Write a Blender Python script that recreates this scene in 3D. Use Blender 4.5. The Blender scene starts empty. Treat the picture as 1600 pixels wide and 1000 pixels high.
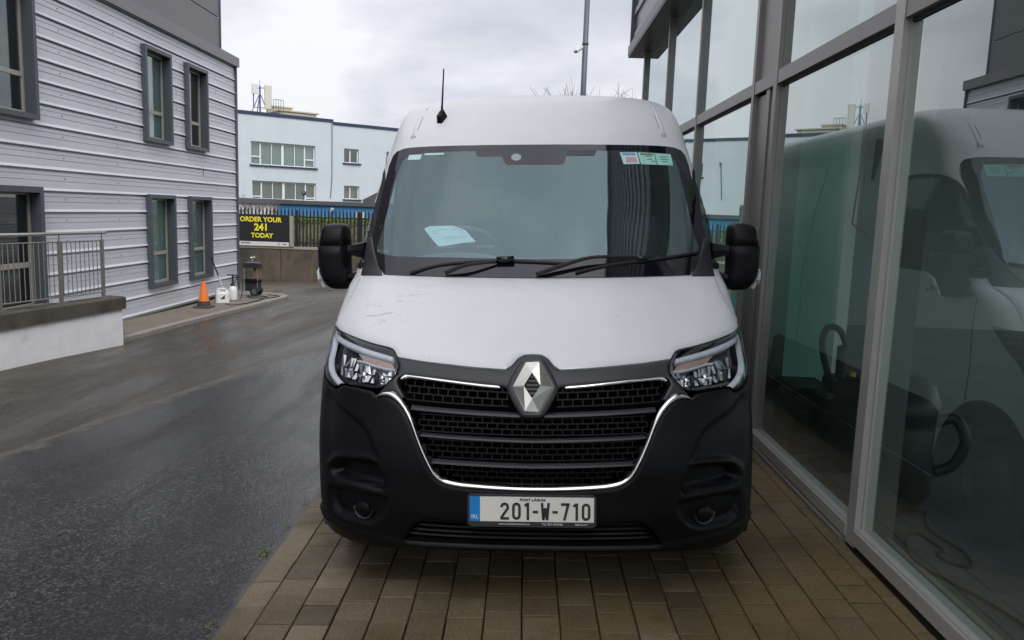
import bpy, bmesh, math, random
import numpy as np
from mathutils import Matrix, Vector
from mathutils.geometry import delaunay_2d_cdt
random.seed(7); rng = np.random.RandomState(7)
R = math.radians
scene = bpy.context.scene
COL = scene.collection

# ------------------------------------------------------------------ camera
cam_d = bpy.data.cameras.new("camera"); cam = bpy.data.objects.new("camera", cam_d); COL.objects.link(cam)
cam_d.sensor_width = 36; cam_d.lens = 36 * 1220 / 1600; cam_d.clip_end = 2000; cam_d.clip_start = 0.05
Rm = np.array([[0.99927596, 0.03572012, -0.01310089], [0.01786136, -0.13639581, 0.99049339], [0.03359364, -0.99001023, -0.13693506]])
mw = Matrix(((Rm[0, 0], -Rm[0, 1], -Rm[0, 2], 0), (Rm[1, 0], -Rm[1, 1], -Rm[1, 2], 0), (Rm[2, 0], -Rm[2, 1], -Rm[2, 2], 1.7), (0, 0, 0, 1)))
cam.matrix_world = mw
scene.camera = cam

# ------------------------------------------------------------------ sky and sun
SUN_EL, SUN_AZ = 46.0, 160.0     # degrees; azimuth measured from +Y towards +X
world = bpy.data.worlds.new("World"); scene.world = world; world.use_nodes = True
nt = world.node_tree; nt.nodes.clear()
def N(t, kind, **kw):
    n = t.nodes.new(kind)
    for k, v in kw.items():
        if k in n.inputs: n.inputs[k].default_value = v
        else: setattr(n, k, v)
    return n
out = N(nt, 'ShaderNodeOutputWorld'); bg = N(nt, 'ShaderNodeBackground', Strength=0.1)
sky = N(nt, 'ShaderNodeTexSky', sky_type='NISHITA', sun_disc=False, sun_elevation=R(SUN_EL), sun_rotation=R(SUN_AZ))
tc = N(nt, 'ShaderNodeTexCoord'); sep = N(nt, 'ShaderNodeSeparateXYZ')
nt.links.new(tc.outputs['Generated'], sep.inputs[0])
zz = N(nt, 'ShaderNodeMath', operation='MAXIMUM'); zz.inputs[1].default_value = 0.0
nt.links.new(sep.outputs['Z'], zz.inputs[0])
den = N(nt, 'ShaderNodeMath', operation='ADD'); den.inputs[1].default_value = 0.16
nt.links.new(zz.outputs[0], den.inputs[0])
dx = N(nt, 'ShaderNodeMath', operation='DIVIDE'); dy = N(nt, 'ShaderNodeMath', operation='DIVIDE')
nt.links.new(sep.outputs['X'], dx.inputs[0]); nt.links.new(den.outputs[0], dx.inputs[1])
nt.links.new(sep.outputs['Y'], dy.inputs[0]); nt.links.new(den.outputs[0], dy.inputs[1])
cmb = N(nt, 'ShaderNodeCombineXYZ'); cmb.inputs['Z'].default_value = 5.1
nt.links.new(dx.outputs[0], cmb.inputs['X']); nt.links.new(dy.outputs[0], cmb.inputs['Y'])
ns = N(nt, 'ShaderNodeTexNoise', Scale=1.05, Detail=7.0, Roughness=0.55, Distortion=0.35)
nt.links.new(cmb.outputs[0], ns.inputs['Vector'])
ramp = N(nt, 'ShaderNodeValToRGB')
cr = ramp.color_ramp
cr.elements[0].position = 0.32; cr.elements[0].color = (4.5, 4.7, 5.4, 1)
cr.elements[1].position = 0.62; cr.elements[1].color = (7.5, 7.5, 7.75, 1)
e = cr.elements.new(0.46); e.color = (5.7, 5.8, 6.35, 1)
ns2 = N(nt, 'ShaderNodeTexNoise', Scale=2.6, Detail=5.0, Roughness=0.55, Distortion=0.4); nt.links.new(tc.outputs['Generated'], ns2.inputs['Vector'])
nav = N(nt, 'ShaderNodeMath', operation='MULTIPLY_ADD'); nav.inputs[1].default_value = 0.85; nt.links.new(ns2.outputs['Fac'], nav.inputs[0])
nsh = N(nt, 'ShaderNodeMath', operation='MULTIPLY_ADD'); nsh.inputs[1].default_value = 0.75; nsh.inputs[2].default_value = -0.30; nt.links.new(ns.outputs['Fac'], nsh.inputs[0]); nt.links.new(nsh.outputs[0], nav.inputs[2])
nt.links.new(nav.outputs[0], ramp.inputs[0])
mixs = N(nt, 'ShaderNodeMix', data_type='RGBA'); mixs.inputs[0].default_value = 0.93
# an overcast sky is brighter overhead than at the horizon
ov = N(nt, 'ShaderNodeMath', operation='MULTIPLY_ADD'); ov.inputs[1].default_value = 0.45; ov.inputs[2].default_value = 0.90
nt.links.new(zz.outputs[0], ov.inputs[0])
ovm = N(nt, 'ShaderNodeVectorMath', operation='SCALE'); nt.links.new(ramp.outputs[0], ovm.inputs[0]); nt.links.new(ov.outputs[0], ovm.inputs['Scale'])
# and brightest round the veiled sun, behind the viewer
sv_ = Vector((math.sin(R(SUN_AZ)) * math.cos(R(SUN_EL)), math.cos(R(SUN_AZ)) * math.cos(R(SUN_EL)), math.sin(R(SUN_EL))))
dt = N(nt, 'ShaderNodeVectorMath', operation='DOT_PRODUCT'); dt.inputs[1].default_value = sv_; nt.links.new(tc.outputs['Generated'], dt.inputs[0])
d0 = N(nt, 'ShaderNodeMath', operation='MAXIMUM'); d0.inputs[1].default_value = 0.0; nt.links.new(dt.outputs['Value'], d0.inputs[0])
dp = N(nt, 'ShaderNodeMath', operation='POWER'); dp.inputs[1].default_value = 2.5; nt.links.new(d0.outputs[0], dp.inputs[0])
dm = N(nt, 'ShaderNodeMath', operation='MULTIPLY_ADD'); dm.inputs[1].default_value = 1.1; dm.inputs[2].default_value = 1.0; nt.links.new(dp.outputs[0], dm.inputs[0])
ov2 = N(nt, 'ShaderNodeVectorMath', operation='SCALE'); nt.links.new(ovm.outputs[0], ov2.inputs[0]); nt.links.new(dm.outputs[0], ov2.inputs['Scale'])
nt.links.new(sky.outputs[0], mixs.inputs[6]); nt.links.new(ov2.outputs[0], mixs.inputs[7])
nt.links.new(mixs.outputs[2], bg.inputs['Color']); nt.links.new(bg.outputs[0], out.inputs[0])

sd = bpy.data.lights.new("sun", 'SUN'); sun = bpy.data.objects.new("sun", sd); COL.objects.link(sun)
sd.energy = 1.1; sd.angle = R(24); sd.color = (1.0, 0.96, 0.9)
sdir = Vector((math.sin(R(SUN_AZ)) * math.cos(R(SUN_EL)), math.cos(R(SUN_AZ)) * math.cos(R(SUN_EL)), math.sin(R(SUN_EL))))
sun.rotation_euler = sdir.to_track_quat('Z', 'Y').to_euler()
scene.view_settings.view_transform = 'Standard'; scene.view_settings.look = 'None'
scene.view_settings.exposure = 0.42; scene.view_settings.gamma = 1.0; scene.view_settings.use_curve_mapping = False
scene.cycles.max_bounces = 10; scene.cycles.transparent_max_bounces = 24; scene.cycles.glossy_bounces = 6
scene.cycles.caustics_reflective = False; scene.cycles.caustics_refractive = False

# ------------------------------------------------------------------ materials
def newmat(name):
    m = bpy.data.materials.new(name); m.use_nodes = True; m.node_tree.nodes.clear()
    o = N(m.node_tree, 'ShaderNodeOutputMaterial'); return m, m.node_tree, o
def pbr(name, col, rough=0.5, metal=0.0, var=0.0, vscale=6.0, vdet=6.0, bump=0.0, bscale=60.0, coat=0.0, rvar=0.0, spec=0.5,
        stretch=None, col2=None, thresh=None):
    """Principled with noise-driven tone, roughness and bump; col2 gives worn/dirty patches of its own colour."""
    m, t, o = newmat(name); L = t.links.new
    p = N(t, 'ShaderNodeBsdfPrincipled'); L(p.outputs[0], o.inputs[0])
    p.inputs['Base Color'].default_value = (*col, 1); p.inputs['Roughness'].default_value = rough
    p.inputs['Metallic'].default_value = metal; p.inputs['Coat Weight'].default_value = coat; p.inputs['Coat Roughness'].default_value = 0.06
    p.inputs['Specular IOR Level'].default_value = spec
    c = N(t, 'ShaderNodeTexCoord'); vec = c.outputs['Object']
    if stretch:
        mp = N(t, 'ShaderNodeMapping'); mp.inputs['Scale'].default_value = stretch; L(vec, mp.inputs[0]); vec = mp.outputs[0]
    if var or col2 or rvar:
        n = N(t, 'ShaderNodeTexNoise', Scale=vscale, Detail=vdet, Roughness=0.6); L(vec, n.inputs['Vector'])
        if col2:
            rp = N(t, 'ShaderNodeValToRGB'); lo, hi = thresh or (0.45, 0.62)
            rp.color_ramp.elements[0].position = lo; rp.color_ramp.elements[1].position = hi
            L(n.outputs['Fac'], rp.inputs[0])
            mx = N(t, 'ShaderNodeMix', data_type='RGBA'); mx.inputs[6].default_value = (*col, 1); mx.inputs[7].default_value = (*col2, 1)
            L(rp.outputs[0], mx.inputs[0]); src = mx.outputs[2]
        else:
            src = None
        if var:
            n2 = N(t, 'ShaderNodeTexNoise', Scale=vscale * 2.7, Detail=8.0, Roughness=0.65); L(vec, n2.inputs['Vector'])
            mr = N(t, 'ShaderNodeMapRange'); mr.inputs[1].default_value = 0.25; mr.inputs[2].default_value = 0.75
            mr.inputs[3].default_value = 1 - var; mr.inputs[4].default_value = 1 + var
            L(n2.outputs['Fac'], mr.inputs[0])
            vm = N(t, 'ShaderNodeMix', data_type='RGBA', blend_type='MULTIPLY'); vm.inputs[0].default_value = 1.0
            if src: L(src, vm.inputs[6])
            else: vm.inputs[6].default_value = (*col, 1)
            L(mr.outputs[0], vm.inputs[7]); src = vm.outputs[2]
        if src: L(src, p.inputs['Base Color'])
        if rvar:
            mr2 = N(t, 'ShaderNodeMapRange'); mr2.inputs[1].default_value = 0.3; mr2.inputs[2].default_value = 0.7
            mr2.inputs[3].default_value = rough - rvar; mr2.inputs[4].default_value = rough + rvar
            L(n.outputs['Fac'], mr2.inputs[0]); L(mr2.outputs[0], p.inputs['Roughness'])
    if bump:
        nb = N(t, 'ShaderNodeTexNoise', Scale=bscale, Detail=4.0); L(vec, nb.inputs['Vector'])
        b = N(t, 'ShaderNodeBump', Strength=bump, Distance=0.02); L(nb.outputs['Fac'], b.inputs['Height']); L(b.outputs[0], p.inputs['Normal'])
    return m
def thin_glass(name, tint, r0, power, refl=(0.90, 0.97, 0.97), wav=0.0, wscale=2.0, wdist=0.02, haze=0.0, haze_col=(0.5, 0.52, 0.5), rough=0.0):
    """pane of clear glass: mirror share rises towards grazing view, the rest passes through tinted"""
    m, t, o = newmat(name); L = t.links.new
    lw = N(t, 'ShaderNodeLayerWeight', Blend=0.5)
    pw = N(t, 'ShaderNodeMath', operation='POWER'); pw.inputs[1].default_value = power; L(lw.outputs['Facing'], pw.inputs[0])
    mr = N(t, 'ShaderNodeMapRange'); mr.inputs[3].default_value = r0; mr.inputs[4].default_value = 1.0; L(pw.outputs[0], mr.inputs[0])
    tr = N(t, 'ShaderNodeBsdfTransparent'); tr.inputs[0].default_value = (*tint, 1)
    gl = N(t, 'ShaderNodeBsdfGlossy', Roughness=rough); gl.inputs[0].default_value = (*refl, 1)
    mx = N(t, 'ShaderNodeMixShader'); L(mr.outputs[0], mx.inputs[0]); L(tr.outputs[0], mx.inputs[1]); L(gl.outputs[0], mx.inputs[2])
    last = mx
    c = N(t, 'ShaderNodeTexCoord')
    if wav:
        n = N(t, 'ShaderNodeTexNoise', Scale=wscale, Detail=1.0); L(c.outputs['Object'], n.inputs['Vector'])
        b = N(t, 'ShaderNodeBump', Strength=wav, Distance=wdist); L(n.outputs['Fac'], b.inputs['Height']); L(b.outputs[0], gl.inputs['Normal'])
    if haze:
        df = N(t, 'ShaderNodeBsdfDiffuse'); df.inputs[0].default_value = (*haze_col, 1)  # pale diffuse film paints haze and brightness from behind into the glass
        mp = N(t, 'ShaderNodeMapping'); mp.inputs['Scale'].default_value = (1, 1, 0.3); L(c.outputs['Object'], mp.inputs[0])
        n = N(t, 'ShaderNodeTexNoise', Scale=3.0, Detail=8.0, Roughness=0.65); L(mp.outputs[0], n.inputs['Vector'])
        m2 = N(t, 'ShaderNodeMapRange'); m2.inputs[1].default_value = 0.35; m2.inputs[2].default_value = 0.7; m2.inputs[3].default_value = haze * 0.4; m2.inputs[4].default_value = haze * 1.4
        L(n.outputs['Fac'], m2.inputs[0])
        mm = N(t, 'ShaderNodeMixShader'); L(m2.outputs[0], mm.inputs[0]); L(mx.outputs[0], mm.inputs[1]); L(df.outputs[0], mm.inputs[2]); last = mm
    L(last.outputs[0], o.inputs[0]); return m
def attr_mat(name, attr, c_lo, c_hi, rough, bump=0.0, bscale=80, stain=None, srange=(0.5, 0.7), sscale=1.4, rvar=0.0, algae=None):
    """tone picked per block from a mesh attribute, plus stains and grain"""
    m, t, o = newmat(name); L = t.links.new
    p = N(t, 'ShaderNodeBsdfPrincipled', Roughness=rough); L(p.outputs[0], o.inputs[0])
    a = N(t, 'ShaderNodeAttribute', attribute_name=attr)
    mx = N(t, 'ShaderNodeMix', data_type='RGBA'); mx.inputs[6].default_value = (*c_lo, 1); mx.inputs[7].default_value = (*c_hi, 1)
    L(a.outputs['Fac'], mx.inputs[0]); src = mx.outputs[2]
    c = N(t, 'ShaderNodeTexCoord')
    n = N(t, 'ShaderNodeTexNoise', Scale=sscale, Detail=9.0, Roughness=0.62); L(c.outputs['Object'], n.inputs['Vector'])
    if stain:
        rp = N(t, 'ShaderNodeMapRange'); rp.inputs[1].default_value, rp.inputs[2].default_value = srange; L(n.outputs['Fac'], rp.inputs[0])
        m2 = N(t, 'ShaderNodeMix', data_type='RGBA'); L(rp.outputs[0], m2.inputs[0]); L(src, m2.inputs[6]); m2.inputs[7].default_value = (*stain, 1); src = m2.outputs[2]
    if algae:      # rusty algae film that grows on the side by the building
        sx_ = N(t, 'ShaderNodeSeparateXYZ'); L(c.outputs['Object'], sx_.inputs[0]); ax = N(t, 'ShaderNodeMapRange'); ax.inputs[1].default_value = -0.7; ax.inputs[2].default_value = 1.0; L(sx_.outputs['X'], ax.inputs[0])
        an = N(t, 'ShaderNodeTexNoise', Scale=2.3, Detail=8.0, Roughness=0.7); L(c.outputs['Object'], an.inputs['Vector']); ar = N(t, 'ShaderNodeMapRange'); ar.inputs[1].default_value = 0.38; ar.inputs[2].default_value = 0.62; L(an.outputs['Fac'], ar.inputs[0])
        am = N(t, 'ShaderNodeMath', operation='MULTIPLY'); L(ax.outputs[0], am.inputs[0]); L(ar.outputs[0], am.inputs[1])
        m5 = N(t, 'ShaderNodeMix', data_type='RGBA'); L(am.outputs[0], m5.inputs[0]); L(src, m5.inputs[6]); m5.inputs[7].default_value = (*algae, 1); src = m5.outputs[2]
    g = N(t, 'ShaderNodeTexNoise', Scale=bscale, Detail=5.0, Roughness=0.7); L(c.outputs['Object'], g.inputs['Vector'])
    mr = N(t, 'ShaderNodeMapRange'); mr.inputs[1].default_value = 0.3; mr.inputs[2].default_value = 0.7; mr.inputs[3].default_value = 0.55; mr.inputs[4].default_value = 1.45; L(g.outputs['Fac'], mr.inputs[0])
    m3 = N(t, 'ShaderNodeMix', data_type='RGBA', blend_type='MULTIPLY'); m3.inputs[0].default_value = 1; L(src, m3.inputs[6]); L(mr.outputs[0], m3.inputs[7])
    L(m3.outputs[2], p.inputs['Base Color'])
    if rvar:
        r2 = N(t, 'ShaderNodeMapRange'); r2.inputs[1].default_value = 0.35; r2.inputs[2].default_value = 0.65; r2.inputs[3].default_value = rough - rvar; r2.inputs[4].default_value = rough + rvar
        L(n.outputs['Fac'], r2.inputs[0]); L(r2.outputs[0], p.inputs['Roughness'])
    if bump:
        b = N(t, 'ShaderNodeBump', Strength=bump, Distance=0.01); L(g.outputs['Fac'], b.inputs['Height']); L(b.outputs[0], p.inputs['Normal'])
    return m
def asphalt(name, base, agg, wet_lo, wet_hi, tint, speck, band, join=None, chips=70.0, bump=0.4):
    m, t, o = newmat(name); L = t.links.new
    p = N(t, 'ShaderNodeBsdfPrincipled'); L(p.outputs[0], o.inputs[0]); c = N(t, 'ShaderNodeTexCoord'); P = c.outputs['Object']
    def noise(sc, det=6.0, loc=(0, 0, 0), scl=(1, 1, 1), dist_=0.0, rough=0.6):
        mp = N(t, 'ShaderNodeMapping'); mp.inputs['Location'].default_value = loc; mp.inputs['Scale'].default_value = scl; L(P, mp.inputs[0])
        n = N(t, 'ShaderNodeTexNoise', Scale=sc, Detail=det, Roughness=rough, Distortion=dist_); L(mp.outputs[0], n.inputs['Vector']); return n.outputs['Fac']
    def rng_(sock, a, b, lo=0.0, hi=1.0):
        r = N(t, 'ShaderNodeMapRange'); r.inputs[1].default_value = a; r.inputs[2].default_value = b; r.inputs[3].default_value = lo; r.inputs[4].default_value = hi; L(sock, r.inputs[0]); return r.outputs[0]
    def mix(f, a, b, mode='MIX'):
        x = N(t, 'ShaderNodeMix', data_type='RGBA', blend_type=mode)
        if isinstance(f, float): x.inputs[0].default_value = f
        else: L(f, x.inputs[0])
        for s_, k in ((a, 6), (b, 7)):
            if isinstance(s_, tuple): x.inputs[k].default_value = (*s_, 1)
            else: L(s_, x.inputs[k])
        return x.outputs[2]
    v = N(t, 'ShaderNodeTexVoronoi', Scale=chips); L(P, v.inputs['Vector']); sc_ = N(t, 'ShaderNodeSeparateColor'); L(v.outputs['Color'], sc_.inputs[0])
    col = mix(rng_(sc_.outputs[0], 0.58, 1.0), base, agg)
    col = mix(rng_(noise(0.9, 8.0, (5, 1, 0), (1, .6, 1)), 0.42, 0.62, 0.0, 0.65), col, tint, 'MIX')
    col = mix(1.0, col, rng_(noise(0.5, 10.0, (2, 9, 0)), 0.3, 0.72, 0.62, 1.38), 'MULTIPLY')
    col = mix(1.0, col, rng_(noise(7.0, 6.0, (1, 3, 0), rough=0.7), 0.3, 0.7, 0.7, 1.3), 'MULTIPLY')
    sv = N(t, 'ShaderNodeTexVoronoi', Scale=7.0, Randomness=1.0); mp = N(t, 'ShaderNodeMapping'); mp.inputs['Scale'].default_value = (1, .8, 1); L(P, mp.inputs[0]); L(mp.outputs[0], sv.inputs['Vector'])
    s2 = N(t, 'ShaderNodeSeparateColor'); L(sv.outputs['Color'], s2.inputs[0])
    thr = N(t, 'ShaderNodeMath', operation='MULTIPLY'); L(s2.outputs[1], thr.inputs[0]); thr.inputs[1].default_value = 0.24
    lt = N(t, 'ShaderNodeMath', operation='LESS_THAN'); L(sv.outputs['Distance'], lt.inputs[0]); L(thr.outputs[0], lt.inputs[1])
    g3 = N(t, 'ShaderNodeMath', operation='GREATER_THAN'); L(s2.outputs[2], g3.inputs[0]); g3.inputs[1].default_value = 0.45
    m3 = N(t, 'ShaderNodeMath', operation='MULTIPLY'); L(lt.outputs[0], m3.inputs[0]); L(g3.outputs[0], m3.inputs[1])
    m4 = N(t, 'ShaderNodeMath', operation='MULTIPLY'); L(m3.outputs[0], m4.inputs[0]); m4.inputs[1].default_value = speck
    col = mix(m4.outputs[0], col, (0.018, 0.014, 0.010))
    wet = rng_(noise(band, 7.0, (4, 0, 0), (1.0, 0.22, 1), 0.5), 0.40, 0.60)
    ro = rng_(wet, 0.0, 1.0, wet_lo, wet_hi)
    if join:
        a = N(t, 'ShaderNodeAttribute', attribute_name='rim'); sm = N(t, 'ShaderNodeMath', operation='ADD'); L(a.outputs['Fac'], sm.inputs[0]); L(rng_(noise(5.0, 8.0, rough=0.7), 0.3, 0.7, -0.45, 0.45), sm.inputs[1])
        col = mix(rng_(sm.outputs[0], 0.15, 0.75), join, col)
        r5 = N(t, 'ShaderNodeMix'); L(rng_(sm.outputs[0], 0.15, 0.75), r5.inputs[0]); r5.inputs[2].default_value = 0.6; L(ro, r5.inputs[3]); ro = r5.outputs[0]
    L(col, p.inputs['Base Color']); L(ro, p.inputs['Roughness'])
    hn = noise(150.0, 3.0); ad = N(t, 'ShaderNodeMath', operation='ADD'); L(v.outputs['Distance'], ad.inputs[0]); L(hn, ad.inputs[1])
    b = N(t, 'ShaderNodeBump', Strength=bump, Distance=0.008); L(ad.outputs[0], b.inputs['Height']); L(b.outputs[0], p.inputs['Normal'])
    return m

M = {}
M['white_paint'] = pbr('white_paint', (0.71, 0.715, 0.725), 0.40, coat=0.25, var=0.03, vscale=2.0, rvar=0.06)
M['bonnet_paint'] = pbr('bonnet_paint', (0.72, 0.725, 0.735), 0.38, coat=0.3, var=0.03, vscale=2.0, rvar=0.07)
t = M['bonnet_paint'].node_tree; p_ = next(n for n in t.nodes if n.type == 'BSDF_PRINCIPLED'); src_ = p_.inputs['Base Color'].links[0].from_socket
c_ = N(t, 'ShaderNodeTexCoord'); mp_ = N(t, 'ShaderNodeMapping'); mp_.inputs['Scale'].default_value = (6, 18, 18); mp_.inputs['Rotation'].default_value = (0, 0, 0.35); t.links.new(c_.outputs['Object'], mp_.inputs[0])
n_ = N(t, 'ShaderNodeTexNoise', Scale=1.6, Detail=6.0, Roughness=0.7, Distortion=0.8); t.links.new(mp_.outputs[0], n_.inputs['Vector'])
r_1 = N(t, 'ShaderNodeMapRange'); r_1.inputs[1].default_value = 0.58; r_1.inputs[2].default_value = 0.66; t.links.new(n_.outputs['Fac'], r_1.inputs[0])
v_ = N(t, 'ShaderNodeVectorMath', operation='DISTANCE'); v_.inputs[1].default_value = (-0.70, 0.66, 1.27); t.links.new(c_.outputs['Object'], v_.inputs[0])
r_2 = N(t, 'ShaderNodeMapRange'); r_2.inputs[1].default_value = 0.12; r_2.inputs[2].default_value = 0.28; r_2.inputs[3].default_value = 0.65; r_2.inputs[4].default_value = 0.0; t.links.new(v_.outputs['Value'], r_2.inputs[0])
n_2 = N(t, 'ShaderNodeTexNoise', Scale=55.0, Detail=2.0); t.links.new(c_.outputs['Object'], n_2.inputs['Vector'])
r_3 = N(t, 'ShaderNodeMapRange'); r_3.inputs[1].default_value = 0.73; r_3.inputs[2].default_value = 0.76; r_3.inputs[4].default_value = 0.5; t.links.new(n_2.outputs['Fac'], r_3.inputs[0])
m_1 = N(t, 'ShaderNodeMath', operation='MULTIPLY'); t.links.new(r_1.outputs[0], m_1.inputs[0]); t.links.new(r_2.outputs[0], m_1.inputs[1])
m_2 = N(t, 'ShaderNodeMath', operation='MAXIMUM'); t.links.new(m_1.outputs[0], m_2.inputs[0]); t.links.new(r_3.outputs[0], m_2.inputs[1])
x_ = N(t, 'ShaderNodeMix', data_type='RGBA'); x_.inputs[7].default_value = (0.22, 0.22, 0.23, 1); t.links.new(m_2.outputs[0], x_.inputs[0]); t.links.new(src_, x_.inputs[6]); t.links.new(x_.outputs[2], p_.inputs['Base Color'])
M['black_plastic'] = pbr('black_plastic', (0.0042, 0.0042, 0.0055), 0.42, var=0.15, vscale=3, bump=0.03, bscale=900, rvar=0.06, spec=0.2)
M['grey_plastic'] = pbr('grey_plastic', (0.028, 0.029, 0.034), 0.45, var=0.08, bump=0.02, bscale=900)
M['slat_plastic'] = pbr('slat_plastic', (0.017, 0.018, 0.022), 0.45, var=0.06)
M['mesh_plastic'] = pbr('mesh_plastic', (0.004, 0.004, 0.005), 0.5, spec=0.2)
M['gloss_black'] = pbr('gloss_black', (0.006, 0.006, 0.007), 0.15)
M['void_black'] = pbr('void_black', (0.004, 0.004, 0.004), 0.8, spec=0.1)
M['chrome'] = pbr('chrome', (0.78, 0.78, 0.78), 0.09, metal=1.0)
M['satin_chrome'] = pbr('satin_chrome', (0.52, 0.505, 0.46), 0.17, metal=1.0)
M['reflector'] = pbr('reflector', (0.82, 0.82, 0.82), 0.12, metal=1.0)
M['windscreen'] = thin_glass('windscreen_glass', (0.62, 0.80, 0.82), 0.125, 4.0, refl=(0.72, 0.94, 1.0), wav=0.30, wscale=1.6, wdist=0.02, haze=0.05, haze_col=(0.55, 0.6, 0.6))
M['side_glass'] = thin_glass('side_glass', (0.45, 0.55, 0.55), 0.09, 4.5)
M['lens'] = thin_glass('lamp_lens', (0.93, 0.95, 0.97), 0.05, 4.5)
M['frit'] = pbr('frit', (0.006, 0.006, 0.010), 0.05, spec=0.62)
M['drl'] = pbr('drl_diffuser', (0.60, 0.62, 0.66), 0.3)
M['amber'] = pbr('amber_lens', (0.34, 0.22, 0.17), 0.2, var=0.25, vscale=30)
M['rubber'] = pbr('rubber', (0.012, 0.012, 0.012), 0.7, var=0.2)
M['rim_steel'] = pbr('rim_steel', (0.07, 0.07, 0.075), 0.5, metal=0.5)
M['cabin'] = pbr('cabin_plastic', (0.10, 0.115, 0.12), 0.6, var=0.1)
M['dash'] = pbr('dash_plastic', (0.17, 0.20, 0.205), 0.6, var=0.08, bump=0.02, bscale=300)
M['seat'] = pbr('seat_cloth', (0.03, 0.033, 0.04), 0.9)
M['paper'] = pbr('paper', (0.85, 0.87, 0.87), 0.8, var=0.02)
M['sticker'] = pbr('sticker_print', (0.50, 0.70, 0.70), 0.7, var=0.1, vscale=60)
M['ink'] = pbr('ink', (0.03, 0.03, 0.035), 0.6)
M['pinkink'] = pbr('pinkink', (0.55, 0.32, 0.38), 0.7)
M['greenprint'] = pbr('greenprint', (0.35, 0.66, 0.55), 0.7, var=0.3, vscale=60)
M['plate_white'] = pbr('plate_white', (0.80, 0.78, 0.70), 0.35)
M['plate_blue'] = pbr('plate_blue', (0.01, 0.23, 0.62), 0.35)
M['white_print'] = pbr('white_print', (0.75, 0.75, 0.75), 0.5)
M['cladding'] = pbr('cladding', (0.63, 0.65, 0.69), 0.40, metal=0.14, var=0.05, vscale=1.2, rvar=0.06, col2=(0.56, 0.58, 0.62), thresh=(0.4, 0.7), stretch=(1, 0.25, 1.5))
M['cladding_dark'] = pbr('cladding_dark', (0.34, 0.345, 0.37), 0.45, metal=0.2, var=0.06, vscale=1.2)
M['panel_grey'] = pbr('panel_grey', (0.17, 0.17, 0.175), 0.5, var=0.05, vscale=0.8)
M['cap_grey'] = pbr('cap_grey', (0.20, 0.20, 0.21), 0.45, var=0.04)
M['frame_dark'] = pbr('frame_dark', (0.062, 0.075, 0.09), 0.42, var=0.06)
M['sash'] = pbr('sash', (0.36, 0.34, 0.30), 0.5, var=0.08)
M['pane_dark'] = thin_glass('window_pane', (0.70, 0.76, 0.75), 0.085, 3.5, wav=0.06, wscale=1.5)
M['room_dark'] = pbr('room_dark', (0.03, 0.03, 0.032), 0.9)
M['curtain'] = pbr('curtain', (0.58, 0.62, 0.58), 0.9, var=0.2, vscale=3, stretch=(6, 6, 0.4))
M['curtain_beige'] = pbr('curtain_beige', (0.40, 0.37, 0.28), 0.9, var=0.35, vscale=3, stretch=(7, 7, 0.3))
M['blind_teal'] = pbr('blind_teal', (0.66, 0.84, 0.82), 0.8, var=0.1)
M['render_white'] = pbr('render_white', (0.76, 0.76, 0.78), 0.85, var=0.10, vscale=1.4, bump=0.08, bscale=120, col2=(0.52, 0.50, 0.46), thresh=(0.50, 0.72))
M['coping'] = pbr('coping_stone', (0.085, 0.072, 0.055), 0.85, var=0.35, vscale=3, bump=0.3, bscale=60, col2=(0.045, 0.042, 0.03), thresh=(0.4, 0.65))
M['steel'] = pbr('steel', (0.55, 0.54, 0.52), 0.32, metal=0.9, var=0.08)
M['steel_dull'] = pbr('steel_dull', (0.26, 0.25, 0.24), 0.45, metal=0.6, var=0.15)
M['alu'] = pbr('aluminium_frame', (0.24, 0.225, 0.215), 0.42, metal=0.35, var=0.05, vscale=2)
M['alu_light'] = pbr('aluminium_light', (0.42, 0.41, 0.385), 0.42, metal=0.3, var=0.05, vscale=2)
M['fin_grey'] = pbr('fin_grey', (0.11, 0.12, 0.115), 0.5)
M['gasket'] = pbr('gasket', (0.02, 0.018, 0.018), 0.7)
M['showglass'] = thin_glass('showroom_glass', (0.74, 0.92, 0.86), 0.10, 2.1, wav=0.05, wscale=0.55, wdist=0.02, haze=0.018, haze_col=(0.40, 0.60, 0.56))
M['inside_wall'] = pbr('inside_wall', (0.26, 0.29, 0.30), 0.8, var=0.1, vscale=0.8)
M['inside_pillar'] = pbr('inside_pillar', (0.80, 0.84, 0.81), 0.7, var=0.04)
m_, t_, o_ = newmat('frosted_panel'); d_ = N(t_, 'ShaderNodeBsdfDiffuse'); d_.inputs[0].default_value = (0.55, 0.74, 0.70, 1); tl_ = N(t_, 'ShaderNodeBsdfTranslucent'); tl_.inputs[0].default_value = (0.62, 0.88, 0.82, 1); mx_ = N(t_, 'ShaderNodeMixShader'); mx_.inputs[0].default_value = 0.6
t_.links.new(d_.outputs[0], mx_.inputs[1]); t_.links.new(tl_.outputs[0], mx_.inputs[2]); t_.links.new(mx_.outputs[0], o_.inputs[0]); M['frosted_panel'] = m_
M['inside_floor'] = pbr('inside_floor', (0.13, 0.13, 0.155), 0.35, var=0.3, vscale=2, rvar=0.08)
M['machine'] = pbr('machine_black', (0.014, 0.014, 0.016), 0.45, var=0.2)
M['pipe_red'] = pbr('pipe_red', (0.16, 0.09, 0.08), 0.6)
M['concrete'] = pbr('dirty_concrete', (0.105, 0.085, 0.06), 0.9, var=0.35, vscale=1.2, bump=0.3, bscale=30, col2=(0.05, 0.045, 0.035), thresh=(0.42, 0.62), stretch=(1, 1, 0.5))
M['cap_concrete'] = pbr('cap_concrete', (0.28, 0.26, 0.21), 0.9, var=0.15)
M['fence_black'] = pbr('fence_black', (0.012, 0.012, 0.014), 0.5)
M['sign_black'] = pbr('sign_black', (0.009, 0.009, 0.011), 0.45)
M['sign_yellow'] = pbr('sign_yellow', (0.80, 0.70, 0.02), 0.5)
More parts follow.
